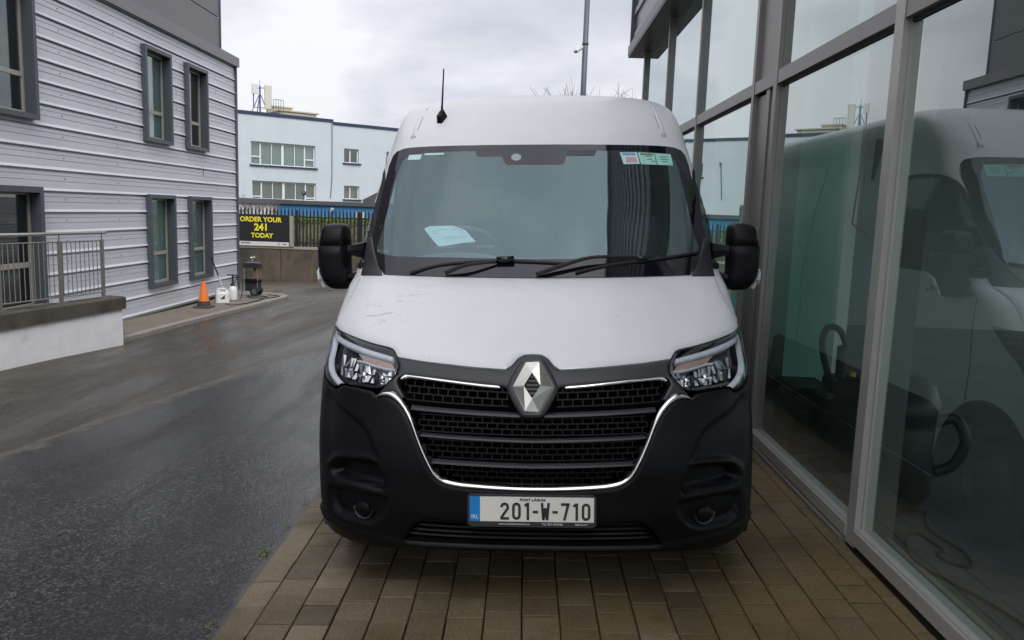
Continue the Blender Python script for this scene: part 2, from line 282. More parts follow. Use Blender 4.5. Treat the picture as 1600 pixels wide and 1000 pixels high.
M['sign_white'] = pbr('sign_white', (0.62, 0.60, 0.58), 0.6)
M['blue_wall'] = pbr('blue_wall', (0.045, 0.20, 0.42), 0.8, var=0.12)
M['pale_render'] = pbr('pale_render', (0.545, 0.61, 0.635), 0.9, var=0.035, vscale=0.5, col2=(0.50, 0.565, 0.59), thresh=(0.4, 0.7))
M['navy_edge'] = pbr('navy_edge', (0.025, 0.035, 0.08), 0.6)
M['upvc'] = pbr('white_upvc', (0.72, 0.73, 0.74), 0.5)
M['cream'] = pbr('cream', (0.52, 0.47, 0.36), 0.85, var=0.08)
M['antenna_white'] = pbr('antenna_white', (0.62, 0.60, 0.50), 0.6)
M['antenna_pale'] = pbr('antenna_pale', (0.66, 0.67, 0.66), 0.6)
M['mast_blue'] = pbr('mast_blue', (0.10, 0.13, 0.24), 0.5)
M['bank'] = pbr('bank', (0.075, 0.068, 0.03), 0.95, var=0.4, vscale=4, stretch=(3, 1, 0.6))
M['hedge'] = pbr('hedge_leaf', (0.11, 0.19, 0.02), 0.7, var=0.4, vscale=5)
M['moss'] = pbr('moss_leaf', (0.09, 0.13, 0.03), 0.8, var=0.4, vscale=30)
M['twig'] = pbr('twig', (0.13, 0.105, 0.085), 0.9)
M['slate'] = pbr('slate', (0.07, 0.07, 0.075), 0.7, var=0.15)
M['post_grey'] = pbr('post_grey', (0.10, 0.115, 0.15), 0.5, metal=0.3, var=0.12, vscale=4)
M['cctv_white'] = pbr('cctv_white', (0.62, 0.62, 0.62), 0.4)
M['orange'] = pbr('cone_orange', (0.72, 0.17, 0.02), 0.55, var=0.12, vscale=8, col2=(0.45, 0.12, 0.03), thresh=(0.55, 0.75))
M['cone_base'] = pbr('cone_base', (0.05, 0.05, 0.048), 0.8, var=0.2)
M['hdpe'] = pbr('white_hdpe', (0.74, 0.75, 0.74), 0.45, var=0.03)
M['black_hose'] = pbr('black_hose', (0.02, 0.018, 0.018), 0.5)
M['rust_brown'] = pbr('rust_brown', (0.20, 0.11, 0.05), 0.8, var=0.3)
M['asphalt_new'] = asphalt('asphalt_new', (0.008, 0.008, 0.009), (0.088, 0.086, 0.089), 0.19, 0.58, (0.017, 0.016, 0.0175), 0.25, 0.8, join=(0.10, 0.088, 0.072), chips=85.0, bump=0.16)
M['asphalt_old'] = asphalt('asphalt_old', (0.038, 0.032, 0.0245), (0.110, 0.095, 0.077), 0.26, 0.72, (0.058, 0.047, 0.028), 0.9, 0.5, chips=90.0, bump=0.15)
M['paver'] = attr_mat('paving_block', 'tone', (0.108, 0.081, 0.046), (0.235, 0.186, 0.118), 0.58, bump=0.8, bscale=110, stain=(0.072, 0.052, 0.018), srange=(0.44, 0.64), rvar=0.14, algae=(0.185, 0.125, 0.046))
M['grit'] = pbr('joint_grit', (0.018, 0.016, 0.011), 0.95, var=0.4, vscale=40)
M['path'] = pbr('path_concrete', (0.17, 0.145, 0.115), 0.8, var=0.25, vscale=1.5, bump=0.25, bscale=80, rvar=0.12)
M['kerb'] = pbr('kerb_stone', (0.26, 0.235, 0.20), 0.8, var=0.25, vscale=4, bump=0.2, bscale=80)

# ------------------------------------------------------------------ building helpers
def tag(o, label=None, cat=None, group=None, kind=None):
    if label: o['label'] = label
    if cat: o['category'] = cat
    if group: o['group'] = group
    if kind: o['kind'] = kind
    return o
def empty(name, loc=(0, 0, 0), rz=0.0, parent=None):
    o = bpy.data.objects.new(name, None); COL.objects.link(o); o.location = loc; o.rotation_euler = (0, 0, rz); o.empty_display_size = 0.2
    if parent: o.parent = parent
    return o
def mesh_obj(name, verts, faces, mat, parent=None, smooth=False):
    me = bpy.data.meshes.new(name); me.from_pydata([tuple(map(float, v)) for v in verts], [], [tuple(int(i) for i in f) for f in faces]); me.update()
    if mat: me.materials.append(M[mat] if isinstance(mat, str) else mat)
    if smooth: me.polygons.foreach_set('use_smooth', [True] * len(me.polygons))
    o = bpy.data.objects.new(name, me); COL.objects.link(o)
    if parent: o.parent = parent
    return o
class MB:
    def __init__(s): s.v = []; s.f = []
    def add(s, vs, fs):
        b = len(s.v); s.v += [tuple(v) for v in vs]; s.f += [tuple(i + b for i in f) for f in fs]; return s
    def box(s, x0, x1, y0, y1, z0, z1):
        x0, x1 = min(x0, x1), max(x0, x1); y0, y1 = min(y0, y1), max(y0, y1); z0, z1 = min(z0, z1), max(z0, z1)
        return s.add([(x0, y0, z0), (x1, y0, z0), (x1, y1, z0), (x0, y1, z0), (x0, y0, z1), (x1, y0, z1), (x1, y1, z1), (x0, y1, z1)],
                     [(0, 3, 2, 1), (4, 5, 6, 7), (0, 1, 5, 4), (1, 2, 6, 5), (2, 3, 7, 6), (3, 0, 4, 7)])
    def cbox(s, x0, x1, y0, y1, z0, z1, c=0.01):
        """box with chamfered vertical edges and top rim"""
        pts = [(x0 + c, y0), (x1 - c, y0), (x1, y0 + c), (x1, y1 - c), (x1 - c, y1), (x0 + c, y1), (x0, y1 - c), (x0, y0 + c)]
        mx, my = (x0 + x1) / 2, (y0 + y1) / 2
        top = [(mx + (p[0] - mx) * (1 - 2 * c / (x1 - x0)), my + (p[1] - my) * (1 - 2 * c / (y1 - y0))) for p in pts]
        vs = [(*p, z0) for p in pts] + [(*p, z1 - c) for p in pts] + [(*p, z1) for p in top]
        fs = [tuple(range(7, -1, -1)), tuple(range(16, 24))]
        for k in (0, 8):
            for i in range(8): j = (i + 1) % 8; fs.append((k + i, k + j, k + 8 + j, k + 8 + i))
        return s.add(vs, fs)
    def tube(s, pts, r, n=8, caps=True, rs=None):
        pts = [Vector(p) for p in pts]; rings = []; up = Vector((0, 0, 1)); prev = None
        for i, p in enumerate(pts):
            d = (pts[min(i + 1, len(pts) - 1)] - pts[max(i - 1, 0)]).normalized()
            if prev is None:
                a = d.cross(up)
                if a.length < 1e-3: a = d.cross(Vector((1, 0, 0)))
            else: a = prev - d * prev.dot(d)
            a.normalize(); b = d.cross(a); prev = a; rr = rs[i] if rs else r
            rings.append([p + a * rr * math.cos(2 * math.pi * k / n) + b * rr * math.sin(2 * math.pi * k / n) for k in range(n)])
        vs = [v for rg in rings for v in rg]; fs = []
        for i in range(len(pts) - 1):
            for k in range(n):
                j = (k + 1) % n; fs.append((i * n + k, i * n + j, (i + 1) * n + j, (i + 1) * n + k))
        if caps: fs.append(tuple(range(n - 1, -1, -1))); fs.append(tuple((len(pts) - 1) * n + k for k in range(n)))
        return s.add(vs, fs)
    def lathe(s, prof, c=(0, 0, 0), n=24, sx=1, sy=1):
        vs = []; fs = []
        for r, z in prof:
            for k in range(n): a = 2 * math.pi * k / n; vs.append((c[0] + r * sx * math.cos(a), c[1] + r * sy * math.sin(a), c[2] + z))
        for i in range(len(prof) - 1):
            for k in range(n): j = (k + 1) % n; fs.append((i * n + k, i * n + j, (i + 1) * n + j, (i + 1) * n + k))
        fs.append(tuple(range(n - 1, -1, -1))); fs.append(tuple((len(prof) - 1) * n + k for k in range(n)))
        return s.add(vs, fs)
    def prism(s, poly, z0, z1):
        n = len(poly); vs = [(*p, z0) for p in poly] + [(*p, z1) for p in poly]
        fs = [tuple(range(n - 1, -1, -1)), tuple(range(n, 2 * n))] + [(i, (i + 1) % n, n + (i + 1) % n, n + i) for i in range(n)]
        return s.add(vs, fs)
    def build(s, name, mat, parent=None, smooth=False): return mesh_obj(name, s.v, s.f, mat, parent, smooth)
def smooth_path(pts, n=6):
    """Catmull-Rom through points"""
    P = [np.array(p, float) for p in pts]; P = [2 * P[0] - P[1]] + P + [2 * P[-1] - P[-2]]; o = []
    for i in range(1, len(P) - 2):
        for k in range(n):
            t = k / n; a, b, c, d = P[i - 1:i + 3]
            o.append(0.5 * ((2 * b) + (c - a) * t + (2 * a - 5 * b + 4 * c - d) * t * t + (3 * b - a - 3 * c + d) * t ** 3))
    o.append(P[-2]); return [tuple(q) for q in o]
def text_mesh(txt, size, mat, parent=None, loc=(0, 0, 0), name='lettering', sx=1.0, bold=0.0, align='CENTER', rot=(R(90), 0, 0), depth=0.0008):
    c = bpy.data.curves.new(name, 'FONT'); c.body = txt; c.size = size; c.align_x = align; c.align_y = 'CENTER'; c.offset = bold; c.extrude = depth; c.resolution_u = 3
    o = bpy.data.objects.new(name + '_tmp', c); COL.objects.link(o)
    bpy.context.view_layer.update()
    dg = bpy.context.evaluated_depsgraph_get(); me = bpy.data.meshes.new_from_object(o.evaluated_get(dg)); me.name = name
    COL.objects.unlink(o); bpy.data.objects.remove(o); bpy.data.curves.remove(c)
    me.materials.clear(); me.materials.append(M[mat])
    ob = bpy.data.objects.new(name, me); COL.objects.link(ob); ob.location = loc; ob.rotation_euler = rot; ob.scale = (sx, 1, 1)
    if parent: ob.parent = parent
    return ob

# 2-D polygon tools for fitting panels onto the van's surface
def resample(poly, step):
    o = []
    for i in range(len(poly)):
        a = np.array(poly[i], float); b = np.array(poly[(i + 1) % len(poly)], float); n = max(1, int(math.ceil(np.linalg.norm(b - a) / step)))
        for k in range(n): o.append(a + (b - a) * k / n)
    return np.array(o)
def inside(P, poly):
    x, y = P[:, 0], P[:, 1]; r = np.zeros(len(P), bool); n = len(poly); j = n - 1
    for i in range(n):
        xi, yi = poly[i]; xj, yj = poly[j]
        c = ((yi > y) != (yj > y)) & (x < (xj - xi) * (y - yi) / ((yj - yi) + 1e-30) + xi); r ^= c; j = i
    return r
def dist(P, poly, closed=True):
    d = np.full(len(P), 1e9); n = len(poly)
    for i in range(n if closed else n - 1):
        a = np.array(poly[i]); b = np.array(poly[(i + 1) % n]); ab = b - a; L = ab @ ab + 1e-12
        t = np.clip(((P - a) @ ab) / L, 0, 1); q = a + t[:, None] * ab; d = np.minimum(d, np.hypot(*(P - q).T))
    return d
def chaikin(poly, it=2, closed=True):
    P = [np.array(p, float) for p in poly]
    for _ in range(it):
        Q = [] if closed else [P[0]]
        for i in range(len(P) if closed else len(P) - 1):
            a, b = P[i], P[(i + 1) % len(P)]; Q += [a * .75 + b * .25, a * .25 + b * .75]
        if not closed: Q.append(P[-1])
        P = Q
    return [tuple(p) for p in P]
def triangulate(poly, step, holes=(), xs=None, rings=()):
    B = resample(poly, step); loops = [B] + [resample(h, step) for h in holes]
    lo, hi = B.min(0), B.max(0)
    gx = np.array(xs) if xs is not None else np.arange(lo[0] + step * .5, hi[0], step)
    gx = gx[(gx > lo[0]) & (gx < hi[0])]
    gz = np.arange(lo[1] + step * .5, hi[1], step)
    G = np.array([(x, z) for x in gx for z in gz]) if len(gx) and len(gz) else np.zeros((0, 2))
    if len(G):
        k = inside(G, B) & (dist(G, B) > step * .45)
        for h in loops[1:]: k &= ~inside(G, h) & (dist(G, h) > step * .45)
        G = G[k]
    RP = []
    if rings:
        d_all = lambda Q: np.min([dist(Q, l) for l in loops], 0)
        if len(G): G = G[d_all(G) > max(rings) + step * .4]
        for l in loops:
            t = np.roll(l, -1, 0) - np.roll(l, 1, 0); n_ = np.stack([-t[:, 1], t[:, 0]], 1); n_ /= np.linalg.norm(n_, axis=1, keepdims=True) + 1e-12
            for d in rings:
                for sg in (1, -1):
                    Q = l + n_ * d * sg; k = inside(Q, B)
                    for h in loops[1:]: k &= ~inside(Q, h)
                    Q = Q[k]
                    if len(Q): RP.append(Q[d_all(Q) > d * .93])
        if RP: G = np.concatenate([G] + RP) if len(G) else np.concatenate(RP)
    V = []; E = []
    for l in loops:
        b = len(V); V += [Vector(p) for p in l]; E += [(b + i, b + (i + 1) % len(l)) for i in range(len(l))]
    nb = len(V); V += [Vector(p) for p in G]
    v, e, f, *_ = delaunay_2d_cdt(V, E, [], 0, 1e-6)
    v = np.array([(p.x, p.y) for p in v])
    c = np.array([v[list(t)].mean(0) for t in f]); k = inside(c, B)
    for h in loops[1:]: k &= ~inside(c, h)
    f = [tuple(t) for t, q in zip(f, k) if q]
    def area(t): (x0, y0), (x1, y1), (x2, y2) = v[t[0]], v[t[1]], v[t[2]]; return (x1 - x0) * (y2 - y0) - (x2 - x0) * (y1 - y0)
    f = [t if area(t) > 0 else t[::-1] for t in f if abs(area(t)) > 4e-6]
    return v, f
def rim_edges(f):
    from collections import defaultdict
    c = defaultdict(int)
    for t in f:
        for i in range(len(t)): c[(t[i], t[(i + 1) % len(t)])] += 1
    return [e for e in c if c.get((e[1], e[0]), 0) == 0]
mir = lambda half: [(-x, z) for x, z in reversed(half)]       # other side of a right-hand outline

# ================================================================== SETTING
def sst(t): t = np.clip(t, 0, 1); return t * t * (3 - 2 * t)
def ground_z(X, Y):
    X = np.asarray(X, float); Y = np.asarray(Y, float)
    g = np.where(X > -1.2, -0.045, np.where(X > -5.5, -0.045 + 0.13 * (X + 1.2), -0.604 + 0.02 * (np.maximum(X, -12) + 5.5)))
    yt = np.where(Y < 11, 0, np.where(Y < 20, -0.018 * (Y - 11), -0.162 - 0.043 * (np.minimum(Y, 31) - 20)))
    return g + yt * sst((-1.5 - X) / 3.5)
gxs = np.concatenate([[-400, -120, -60, -30, -20, -15], np.arange(-12, 1.01, 0.25), [3, 6, 12, 30, 60, 120, 400]])
gys = np.concatenate([[-300, -100, -40, -15], np.arange(-6, 34.01, 0.5), [40, 50, 70, 120, 250, 600]])
GV = [(x, y, float(ground_z(x, y))) for y in gys for x in gxs]; nx = len(gxs)
GF = [(j * nx + i, j * nx + i + 1, (j + 1) * nx + i + 1, (j + 1) * nx + i) for j in range(len(gys) - 1) for i in range(nx - 1)]
tag(mesh_obj('ground', GV, GF, 'asphalt_old', smooth=True), kind='structure')
# the newer, darker strip of road beside the paving
edge = smooth_path([(-5.0, -6), (-4.75, 0), (-4.45, 4), (-4.24, 6.1), (-4.0, 6.9), (-3.68, 7.9), (-3.3, 9.2), (-2.8, 10.5), (-2.2, 12.2), (-1.4, 14.5)], 30)
RV = []; RF = []; RIM = []; FR = [0, .04, .09, .15, .25, .45, .65, .85, .95, .985, 1]
for i, (ex, ey) in enumerate(edge):
    ex += 0.03 * math.sin(ey * 5.1) + 0.02 * math.sin(ey * 13) + rng.normal(0, .014) - .12
    for k in range(11):
        x = ex + (-1.193 - ex) * FR[k]; RV.append((x, ey, float(ground_z(x, ey)) + 0.006)); RIM.append(min(1, (x - ex) / .42, .30 + (-1.193 - x) / .11))
for i in range(len(edge) - 1):
    for k in range(10): a = i * 11 + k; RF.append((a, a + 1, a + 12, a + 11))
rdo = mesh_obj('road', RV, RF, 'asphalt_new', smooth=True); at_ = rdo.data.attributes.new('rim', 'FLOAT', 'POINT'); at_.data.foreach_set('value', RIM); tag(rdo, kind='structure')
# block paving: real blocks on a tilted bed
def pave_z(x): return 0.02 + 0.035 * x
PX0, PX1, PY0, PY1 = -1.06, 1.69, -5.0, 15.0
PV = []; PF = []; PT = []
def block(x0, x1, y0, y1, dz=0.0, slope=0.0, tone=None):
    g = 0.0032; c = 0.0032; b = len(PV); tx, ty = rng.normal(0, 0.004, 2)
    x0 += g * rng.uniform(.6, 1.3); x1 -= g * rng.uniform(.6, 1.3); y0 += g * rng.uniform(.6, 1.3); y1 -= g * rng.uniform(.6, 1.3); mx, my = (x0 + x1) / 2, (y0 + y1) / 2
    z = lambda x, y: pave_z(x) + dz + tx * (x - mx) + ty * (y - my) - slope * (mx + (x1 - x0) / 2 - x)
    for (a, d, e) in ((0, -.045, 0), (0, -c, 0), (c, 0, 0)):
        for (x, y) in ((x0 + a, y0 + a), (x1 - a, y0 + a), (x1 - a, y1 - a), (x0 + a, y1 - a)): PV.append((x, y, z(x, y) + d))
    fs = [(8, 9, 10, 11)]
    for k in (0, 4):
        for i in range(4): j = (i + 1) % 4; fs.append((k + i, k + j, k + 4 + j, k + 4 + i))
    t = rng.uniform(0, 1) ** 1.3 if tone is None else tone
    for f in fs: PF.append(tuple(b + i for i in f)); PT.append(t)
xcol = PX0; ci = 0
while xcol < PX1 - 0.02:
    wcol = 0.1575; x1 = min(xcol + wcol, PX1); y = PY0 - rng.uniform(0, 0.24)
    while y < PY1:
        ln = rng.choice([0.16, 0.16, 0.16, 0.20, 0.24]); block(xcol, x1, y, y + ln, dz=rng.normal(0, 0.0014)); y += ln
    xcol = x1; ci += 1
y = PY0
while y < PY1:   # the dropped edge course beside the road
    ln = rng.choice([0.21, 0.235, 0.26]); block(-1.2, PX0, y, y + ln, dz=rng.normal(-0.001, 0.0015), slope=0.065, tone=rng.uniform(.3, 1)); y += ln
pv = mesh_obj('pavement', PV, PF, 'paver')
at = pv.data.attributes.new('tone', 'FLOAT', 'FACE'); at.data.foreach_set('value', PT)
tag(pv, kind='structure')
tag(mesh_obj('paving_bed', [(-1.205, PY0, pave_z(-1.2) - .022), (1.72, PY0, pave_z(1.72) - .012), (1.72, PY1, pave_z(1.72) - .012), (-1.205, PY1, pave_z(-1.2) - .022)], [(0, 1, 2, 3)], 'grit'), kind='structure')
# footpath with kerb along the clad building
kp = [(-6.72, 11.2), (-6.57, 12.58), (-6.52, 15.15), (-6.40, 17.2), (-6.33, 18.6), (-6.27, 20.2)] + smooth_path([(-6.29, 20.5), (-6.36, 20.9), (-6.6, 21.4), (-7.03, 21.9), (-7.8, 22.3), (-9.2, 22.6)], 3)
KV = []; KF = []
for i, (x, y) in enumerate(kp):
    zt = float(ground_z(x, y)) + 0.085; a = Vector((kp[min(i + 1, len(kp) - 1)][0] - kp[max(i - 1, 0)][0], kp[min(i + 1, len(kp) - 1)][1] - kp[max(i - 1, 0)][1])).normalized(); nx_, ny_ = -a.y, a.x
    KV += [(x, y, zt - 0.3), (x, y, zt - 0.012), (x + nx_ * .012, y + ny_ * .012, zt), (x + nx_ * .12, y + ny_ * .12, zt + .002)]
for i in range(len(kp) - 1):
    for k in range(3): a = i * 4 + k; KF.append((a, a + 1, a + 5, a + 4))
tag(mesh_obj('kerb', KV, KF, 'kerb'), kind='structure')
FV = []; FF = []
for i, (x, y) in enumerate(kp):
    q = KV[i * 4 + 3]; FV += [(q[0], q[1], q[2] - .003), (-8.6, min(q[1], 22.2), q[2] + .01)]
for i in range(len(kp) - 1): a = i * 2; FF.append((a, a + 1, a + 3, a + 2))
tag(mesh_obj('footpath', FV, FF, 'path'), kind='structure')
def path_z(x, y): return float(ground_z(-6.4, y)) + 0.087 + 0.005

# ================================================================== CLAD BUILDING ON THE LEFT
PROF = [(0, .020), (.008, .022), (.048, 0), (.152, 0), (.155, -.010), (.164, -.010), (.167, 0), (.236, 0), (.239, -.010), (.248, -.010), (.251, 0), (.300, 0), (.302, -.060), (.333, -.060), (.335, .020)]
def cladding(mb, X, sgn, y0, y1, z0, z1, zref, openings=(), prof=PROF, pitch=.335):
    """horizontally ribbed sheet facing sgn*X, cut round rectangular openings (ya, yb, za, zb)"""
    ys = sorted(set([y0, y1] + [v for o in openings for v in o[:2] if y0 < v < y1]))
    pts = []; k = math.floor((z0 - zref) / pitch)
    while zref + k * pitch < z1:
        for dz, dp in prof[:-1]: pts.append((zref + k * pitch + dz, dp))
        k += 1
    pts.append((zref + k * pitch, prof[0][1]))
    def clip(a, b):
        zs = [p[0] for p in pts]; ds = [p[1] for p in pts]; r = [(a, float(np.interp(a, zs, ds)))] + [p for p in pts if a < p[0] < b] + [(b, float(np.interp(b, zs, ds)))]
        return r
    for ya, yb in zip(ys[:-1], ys[1:]):
        m = (ya + yb) / 2; cuts = sorted([(o[2], o[3]) for o in openings if o[0] < m < o[1]]); z = z0; spans = []
        for a, b in cuts:
            if a > z: spans.append((z, a))
            z = max(z, b)
        if z < z1: spans.append((z, z1))
        for a, b in spans:
            pr = clip(a, b); vs = [(X + sgn * p[1], yy, p[0]) for p in pr for yy in (ya, yb)]
            mb.add(vs, [(2 * i, 2 * i + 1, 2 * i + 3, 2 * i + 2) if sgn > 0 else (2 * i, 2 * i + 2, 2 * i + 3, 2 * i + 1) for i in range(len(pr) - 1)])
LX = -7.6; LY0, LY1 = -8.0, 20.62
lb = tag(empty('metal_clad_building', (LX, LY1, -0.7)), 'long ribbed silver metal clad building with dark framed windows left of the road', 'building')
off = Vector((-LX, -LY1, 0.7))
def lpart(mb, name, mat, parent=None, smooth=False):
    """world-space builder data stored relative to the building's base"""
    o = mb.build(name, mat, parent or lb, smooth)
    if parent is None: o.data.transform(Matrix.Translation(off))
    else: o.data.transform(Matrix.Translation(off))
    return o
wins = [(10.35, 12.16, 2.85, 4.95, 3.51, 'dark'), (15.61, 16.76, 2.85, 4.70, 3.47, 'curtain'), (17.53, 18.64, 2.85, 4.70, 3.47, 'dark'),
        (15.64, 16.80, -0.09, 1.81, 0.60, 'blind_teal'), (17.58, 18.75, -0.09, 1.81, 0.60, 'curtain'),
        (4.2, 5.9, 2.85, 4.95, 3.5, 'dark'), (7.3, 9.0, 2.85, 4.95, 3.5, 'dark'), (-2, 0, 2.85, 4.95, 3.5, 'dark'), (1.0, 2.8, 2.85, 4.95, 3.5, 'dark')]
door_o = (10.35, 12.16, -0.02, 1.84)
mb = MB(); zref = 4.80
cladding(mb, LX, 1, LY0, LY1 - .05, -0.56, 5.14, zref, [(w[0] + .02, w[1] - .02, w[2] + .02, w[3] - .02) for w in wins] + [(door_o[0] + .02, door_o[1] - .02, door_o[2], door_o[3] - .02)])
lpart(mb, 'wall_cladding', 'cladding')
mb = MB()
for k in range(-16, 2):
    for y in (9.8, 12.9, 14.6, 17.15, 19.3):
        z = 4.80 + k * .335 + .205
        if -.4 < z < 5.0 and not any(w[0] - .05 < y < w[1] + .05 and w[2] - .05 < z < w[3] + .05 for w in wins): mb.tube([(LX - .002, y, z), (LX + .006, y, z)], .011, 6)
sc_ = lpart(mb, 'screw_heads', 'frame_dark'); sc_['kind'] = 'stuff'
mb = MB(); mb.add([(LX + .0035, 18.46, 2.30), (LX + .0035, 18.50, 2.30), (LX + .0035, 18.49, 2.52), (LX + .0035, 18.455, 2.52)], [(0, 1, 2, 3)]); lpart(mb, 'rust_run', 'rust_brown')
mb = MB(); mb.box(-8.4, -7.66, LY0, LY1 - .06, -1.2, -0.57); lpart(mb, 'plinth', 'gasket')
mb = MB(); mb.box(-7.63, -7.575, LY0, LY1 - .05, -0.60, -0.555); lpart(mb, 'drip_trim', 'cap_grey')
mb = MB(); mb.box(-7.66, -7.55, LY1 - .07, LY1, -0.57, 5.14); lpart(mb, 'corner_trim', 'frame_dark')
mb = MB(); mb.box(-14, -7.66, LY1 - .055, LY1 - .01, -0.57, 5.13); lpart(mb, 'end_wall', 'cladding')
mb = MB(); mb.box(-8.1, -7.50, LY0, LY1 + .03, 5.14, 5.37); lpart(mb, 'parapet_cap', 'cap_grey')
mb = MB()
for z0, z1 in ((5.3, 6.22), (6.245, 7.2), (7.225, 8.2), (8.225, 9.2)): mb.box(-8.2, -7.80, LY0, 20.12, z0, z1)
mb.box(-14, -7.83, LY0, 20.10, 5.3, 9.15); lpart(mb, 'upper_wall', 'panel_grey')
mb = MB(); mb.box(-7.81, -7.77, 20.12, 20.17, 5.37, 9.2); lpart(mb, 'upper_corner_trim', 'frame_dark')
mb = MB(); mb.box(-8.35, -8.33, LY0, LY1 - .2, -0.5, 5.1); lpart(mb, 'inner_wall', 'room_dark')
def ring(mb, X0, X1, a, b, c, d, t):
    mb.box(X0, X1, a, b, d - t, d); mb.box(X0, X1, a, b, c, c + t); mb.box(X0, X1, a, a + t, c + t, d - t); mb.box(X0, X1, b - t, b, c + t, d - t)
for (a, b, c, d, tr, inner) in wins:
    mb = MB(); ring(mb, LX - .05, LX + .10, a, b, c, d, .075); ring(mb, LX - .12, LX - .05, a + .02, b - .02, c + .02, d - .02, .052)
    f = lpart(mb, 'window', 'frame_dark')
    mb = MB(); ring(mb, LX - .115, LX - .075, a + .075, b - .075, c + .075, d - .075, .05); mb.box(LX - .113, LX - .077, a + .125, b - .125, tr - .035, tr + .035)
    lpart(mb, 'sash', 'sash', f)
    mb = MB(); mb.box(LX - .100, LX - .092, a + .12, b - .12, c + .12, tr - .035); mb.box(LX - .100, LX - .092, a + .12, b - .12, tr + .035, d - .12); lpart(mb, 'pane', 'pane_dark', f)
    if inner != 'dark':
        mb = MB(); n = 16
        for i in range(n):
            ya = a + .12 + (b - a - .24) * i / n; mb.add([(LX - .125 - .012 * (i % 2), ya, c + .1), (LX - .125 - .012 * ((i + 1) % 2), ya + (b - a - .24) / n, c + .1), (LX - .125 - .012 * ((i + 1) % 2), ya + (b - a - .24) / n, d - .1), (LX - .125 - .012 * (i % 2), ya, d - .1)], [(0, 1, 2, 3)])
        lpart(mb, 'curtain', inner, f)
a, b, c, d = door_o
mb = MB(); mb.box(LX - .05, LX + .10, a, b, d - .09, d); mb.box(LX - .05, LX + .10, b - .09, b, c, d - .09); mb.box(LX - .05, LX + .10, a, a + .09, c, d - .09); mb.box(LX - .12, LX - .05, b - .07, b - .02, c, d - .05); mb.box(LX - .12, LX - .05, a + .02, b - .07, d - .07, d - .02)
f = lpart(mb, 'door', 'frame_dark')
mb = MB(); ring(mb, LX - .115, LX - .075, a + .075, b - .075, c, d - .075, .055); mb.box(LX - .113, LX - .077, a + .13, b - .13, .60, .68); mb.box(LX - .113, LX - .077, 11.2, 11.26, .06, d - .13); lpart(mb, 'door_leaf', 'sash', f)
mb = MB(); mb.box(LX - .100, LX - .092, a + .13, b - .13, c + .05, .6); mb.box(LX - .100, LX - .092, a + .13, b - .13, .68, d - .13); lpart(mb, 'pane', 'pane_dark', f)

# ------------------------------------------------------------------ ramp wall and railing
rp0, rp1 = Vector((-7.42, 8.0)), Vector((-6.45, 12.38)); rd = (rp1 - rp0).normalized(); rn = Vector((rd.y, -rd.x))    # rn points to the road
def rat(y, o=0.0): t = (y - rp0.y) / (rp1.y - rp0.y); p = rp0.lerp(rp1, t); return (p.x + rn.x * o, p.y + rn.y * o)
rw = tag(empty('ramp_wall', (-6.45, 12.38, -0.7)), 'low white rendered ramp wall with a mossy brown coping in front of the clad building', 'wall')
def rel(o, par): o.data.transform(Matrix.Translation(-Vector(par.location))); return o
q = [rat(8.0), rat(12.38), rat(12.38, -.22), rat(8.0, -.22)]
mb = MB(); mb.prism(q, -1.0, -.06); mb.prism([rat(12.38, -.22), rat(12.38, -.22 - 1.0), rat(12.17, -1.22), rat(12.17, -.22)], -1.0, -.06)
rel(mb.build('wall_body', 'render_white', rw), rw)
mb = MB(); q = [rat(8.0, .035), rat(12.43, .035), rat(12.43, -.26), rat(8.0, -.26)]
n0 = len(mb.v); c = .02
zt0, zt1, zb0, zb1 = .13, .145, -.115, -.055
outer = [rat(8.0, .035), rat(12.43, .035), rat(12.43, -.26), rat(8.0, -.26)]; inn = [rat(8.0, .015), rat(12.41, .015), rat(12.41, -.24), rat(8.0, -.24)]
zb = [zb0, zb1, zb1, zb0]; zt = [zt0, zt1, zt1, zt0]
vs = [(*p, z) for p, z in zip(outer, zb)] + [(*p, z - c) for p, z in zip(outer, zt)] + [(*p, z) for p, z in zip(inn, zt)]
fs = [(3, 2, 1, 0), (8, 9, 10, 11)] + [(k + i, k + (i + 1) % 4, k + 4 + (i + 1) % 4, k + 4 + i) for k in (0, 4) for i in range(4)]
mb.add(vs, fs); rel(mb.build('coping', 'coping', rw), rw)
mb = MB(); mb.prism([rat(8, -.26), rat(12.17, -.26), (-7.58, 12.17), (-7.62, 8)], -.4, .03); rel(mb.build('ramp_deck', 'path', rw), rw)
rl = tag(empty('railing', (*rat(12.12, -.11), .145)), 'steel handrail with thin vertical bars standing on the white ramp wall', 'railing')
def pt(y, z, o=-.11): p = rat(y, o); return (p[0], p[1], z)
mb = MB(); mb.tube([pt(8.0, 1.165), pt(12.2, 1.165)], .024, 12); rel(mb.build('handrail', 'steel', rl, True), rl)
mb = MB(); mb.tube([pt(8.0, 1.045), pt(12.12, 1.045)], .011, 6); rel(mb.build('top_rail', 'steel_dull', rl), rl)
mb = MB(); mb.tube([pt(8.0, .235), pt(12.12, .235)], .011, 6); rel(mb.build('bottom_rail', 'steel_dull', rl), rl)
for y in (12.12, 11.30, 10.28, 9.25, 8.2):
    p = pt(y, 0); mb = MB(); mb.box(p[0] - .022, p[0] + .022, p[1] - .022, p[1] + .022, .145, 1.06); mb.box(p[0] - .007, p[0] + .007, p[1] - .007, p[1] + .007, 1.06, 1.15); mb.box(p[0] - .05, p[0] + .05, p[1] - .05, p[1] + .05, .14, .155)
    rel(mb.build('post', 'steel_dull', rl), rl)
bar = None; y = 8.28
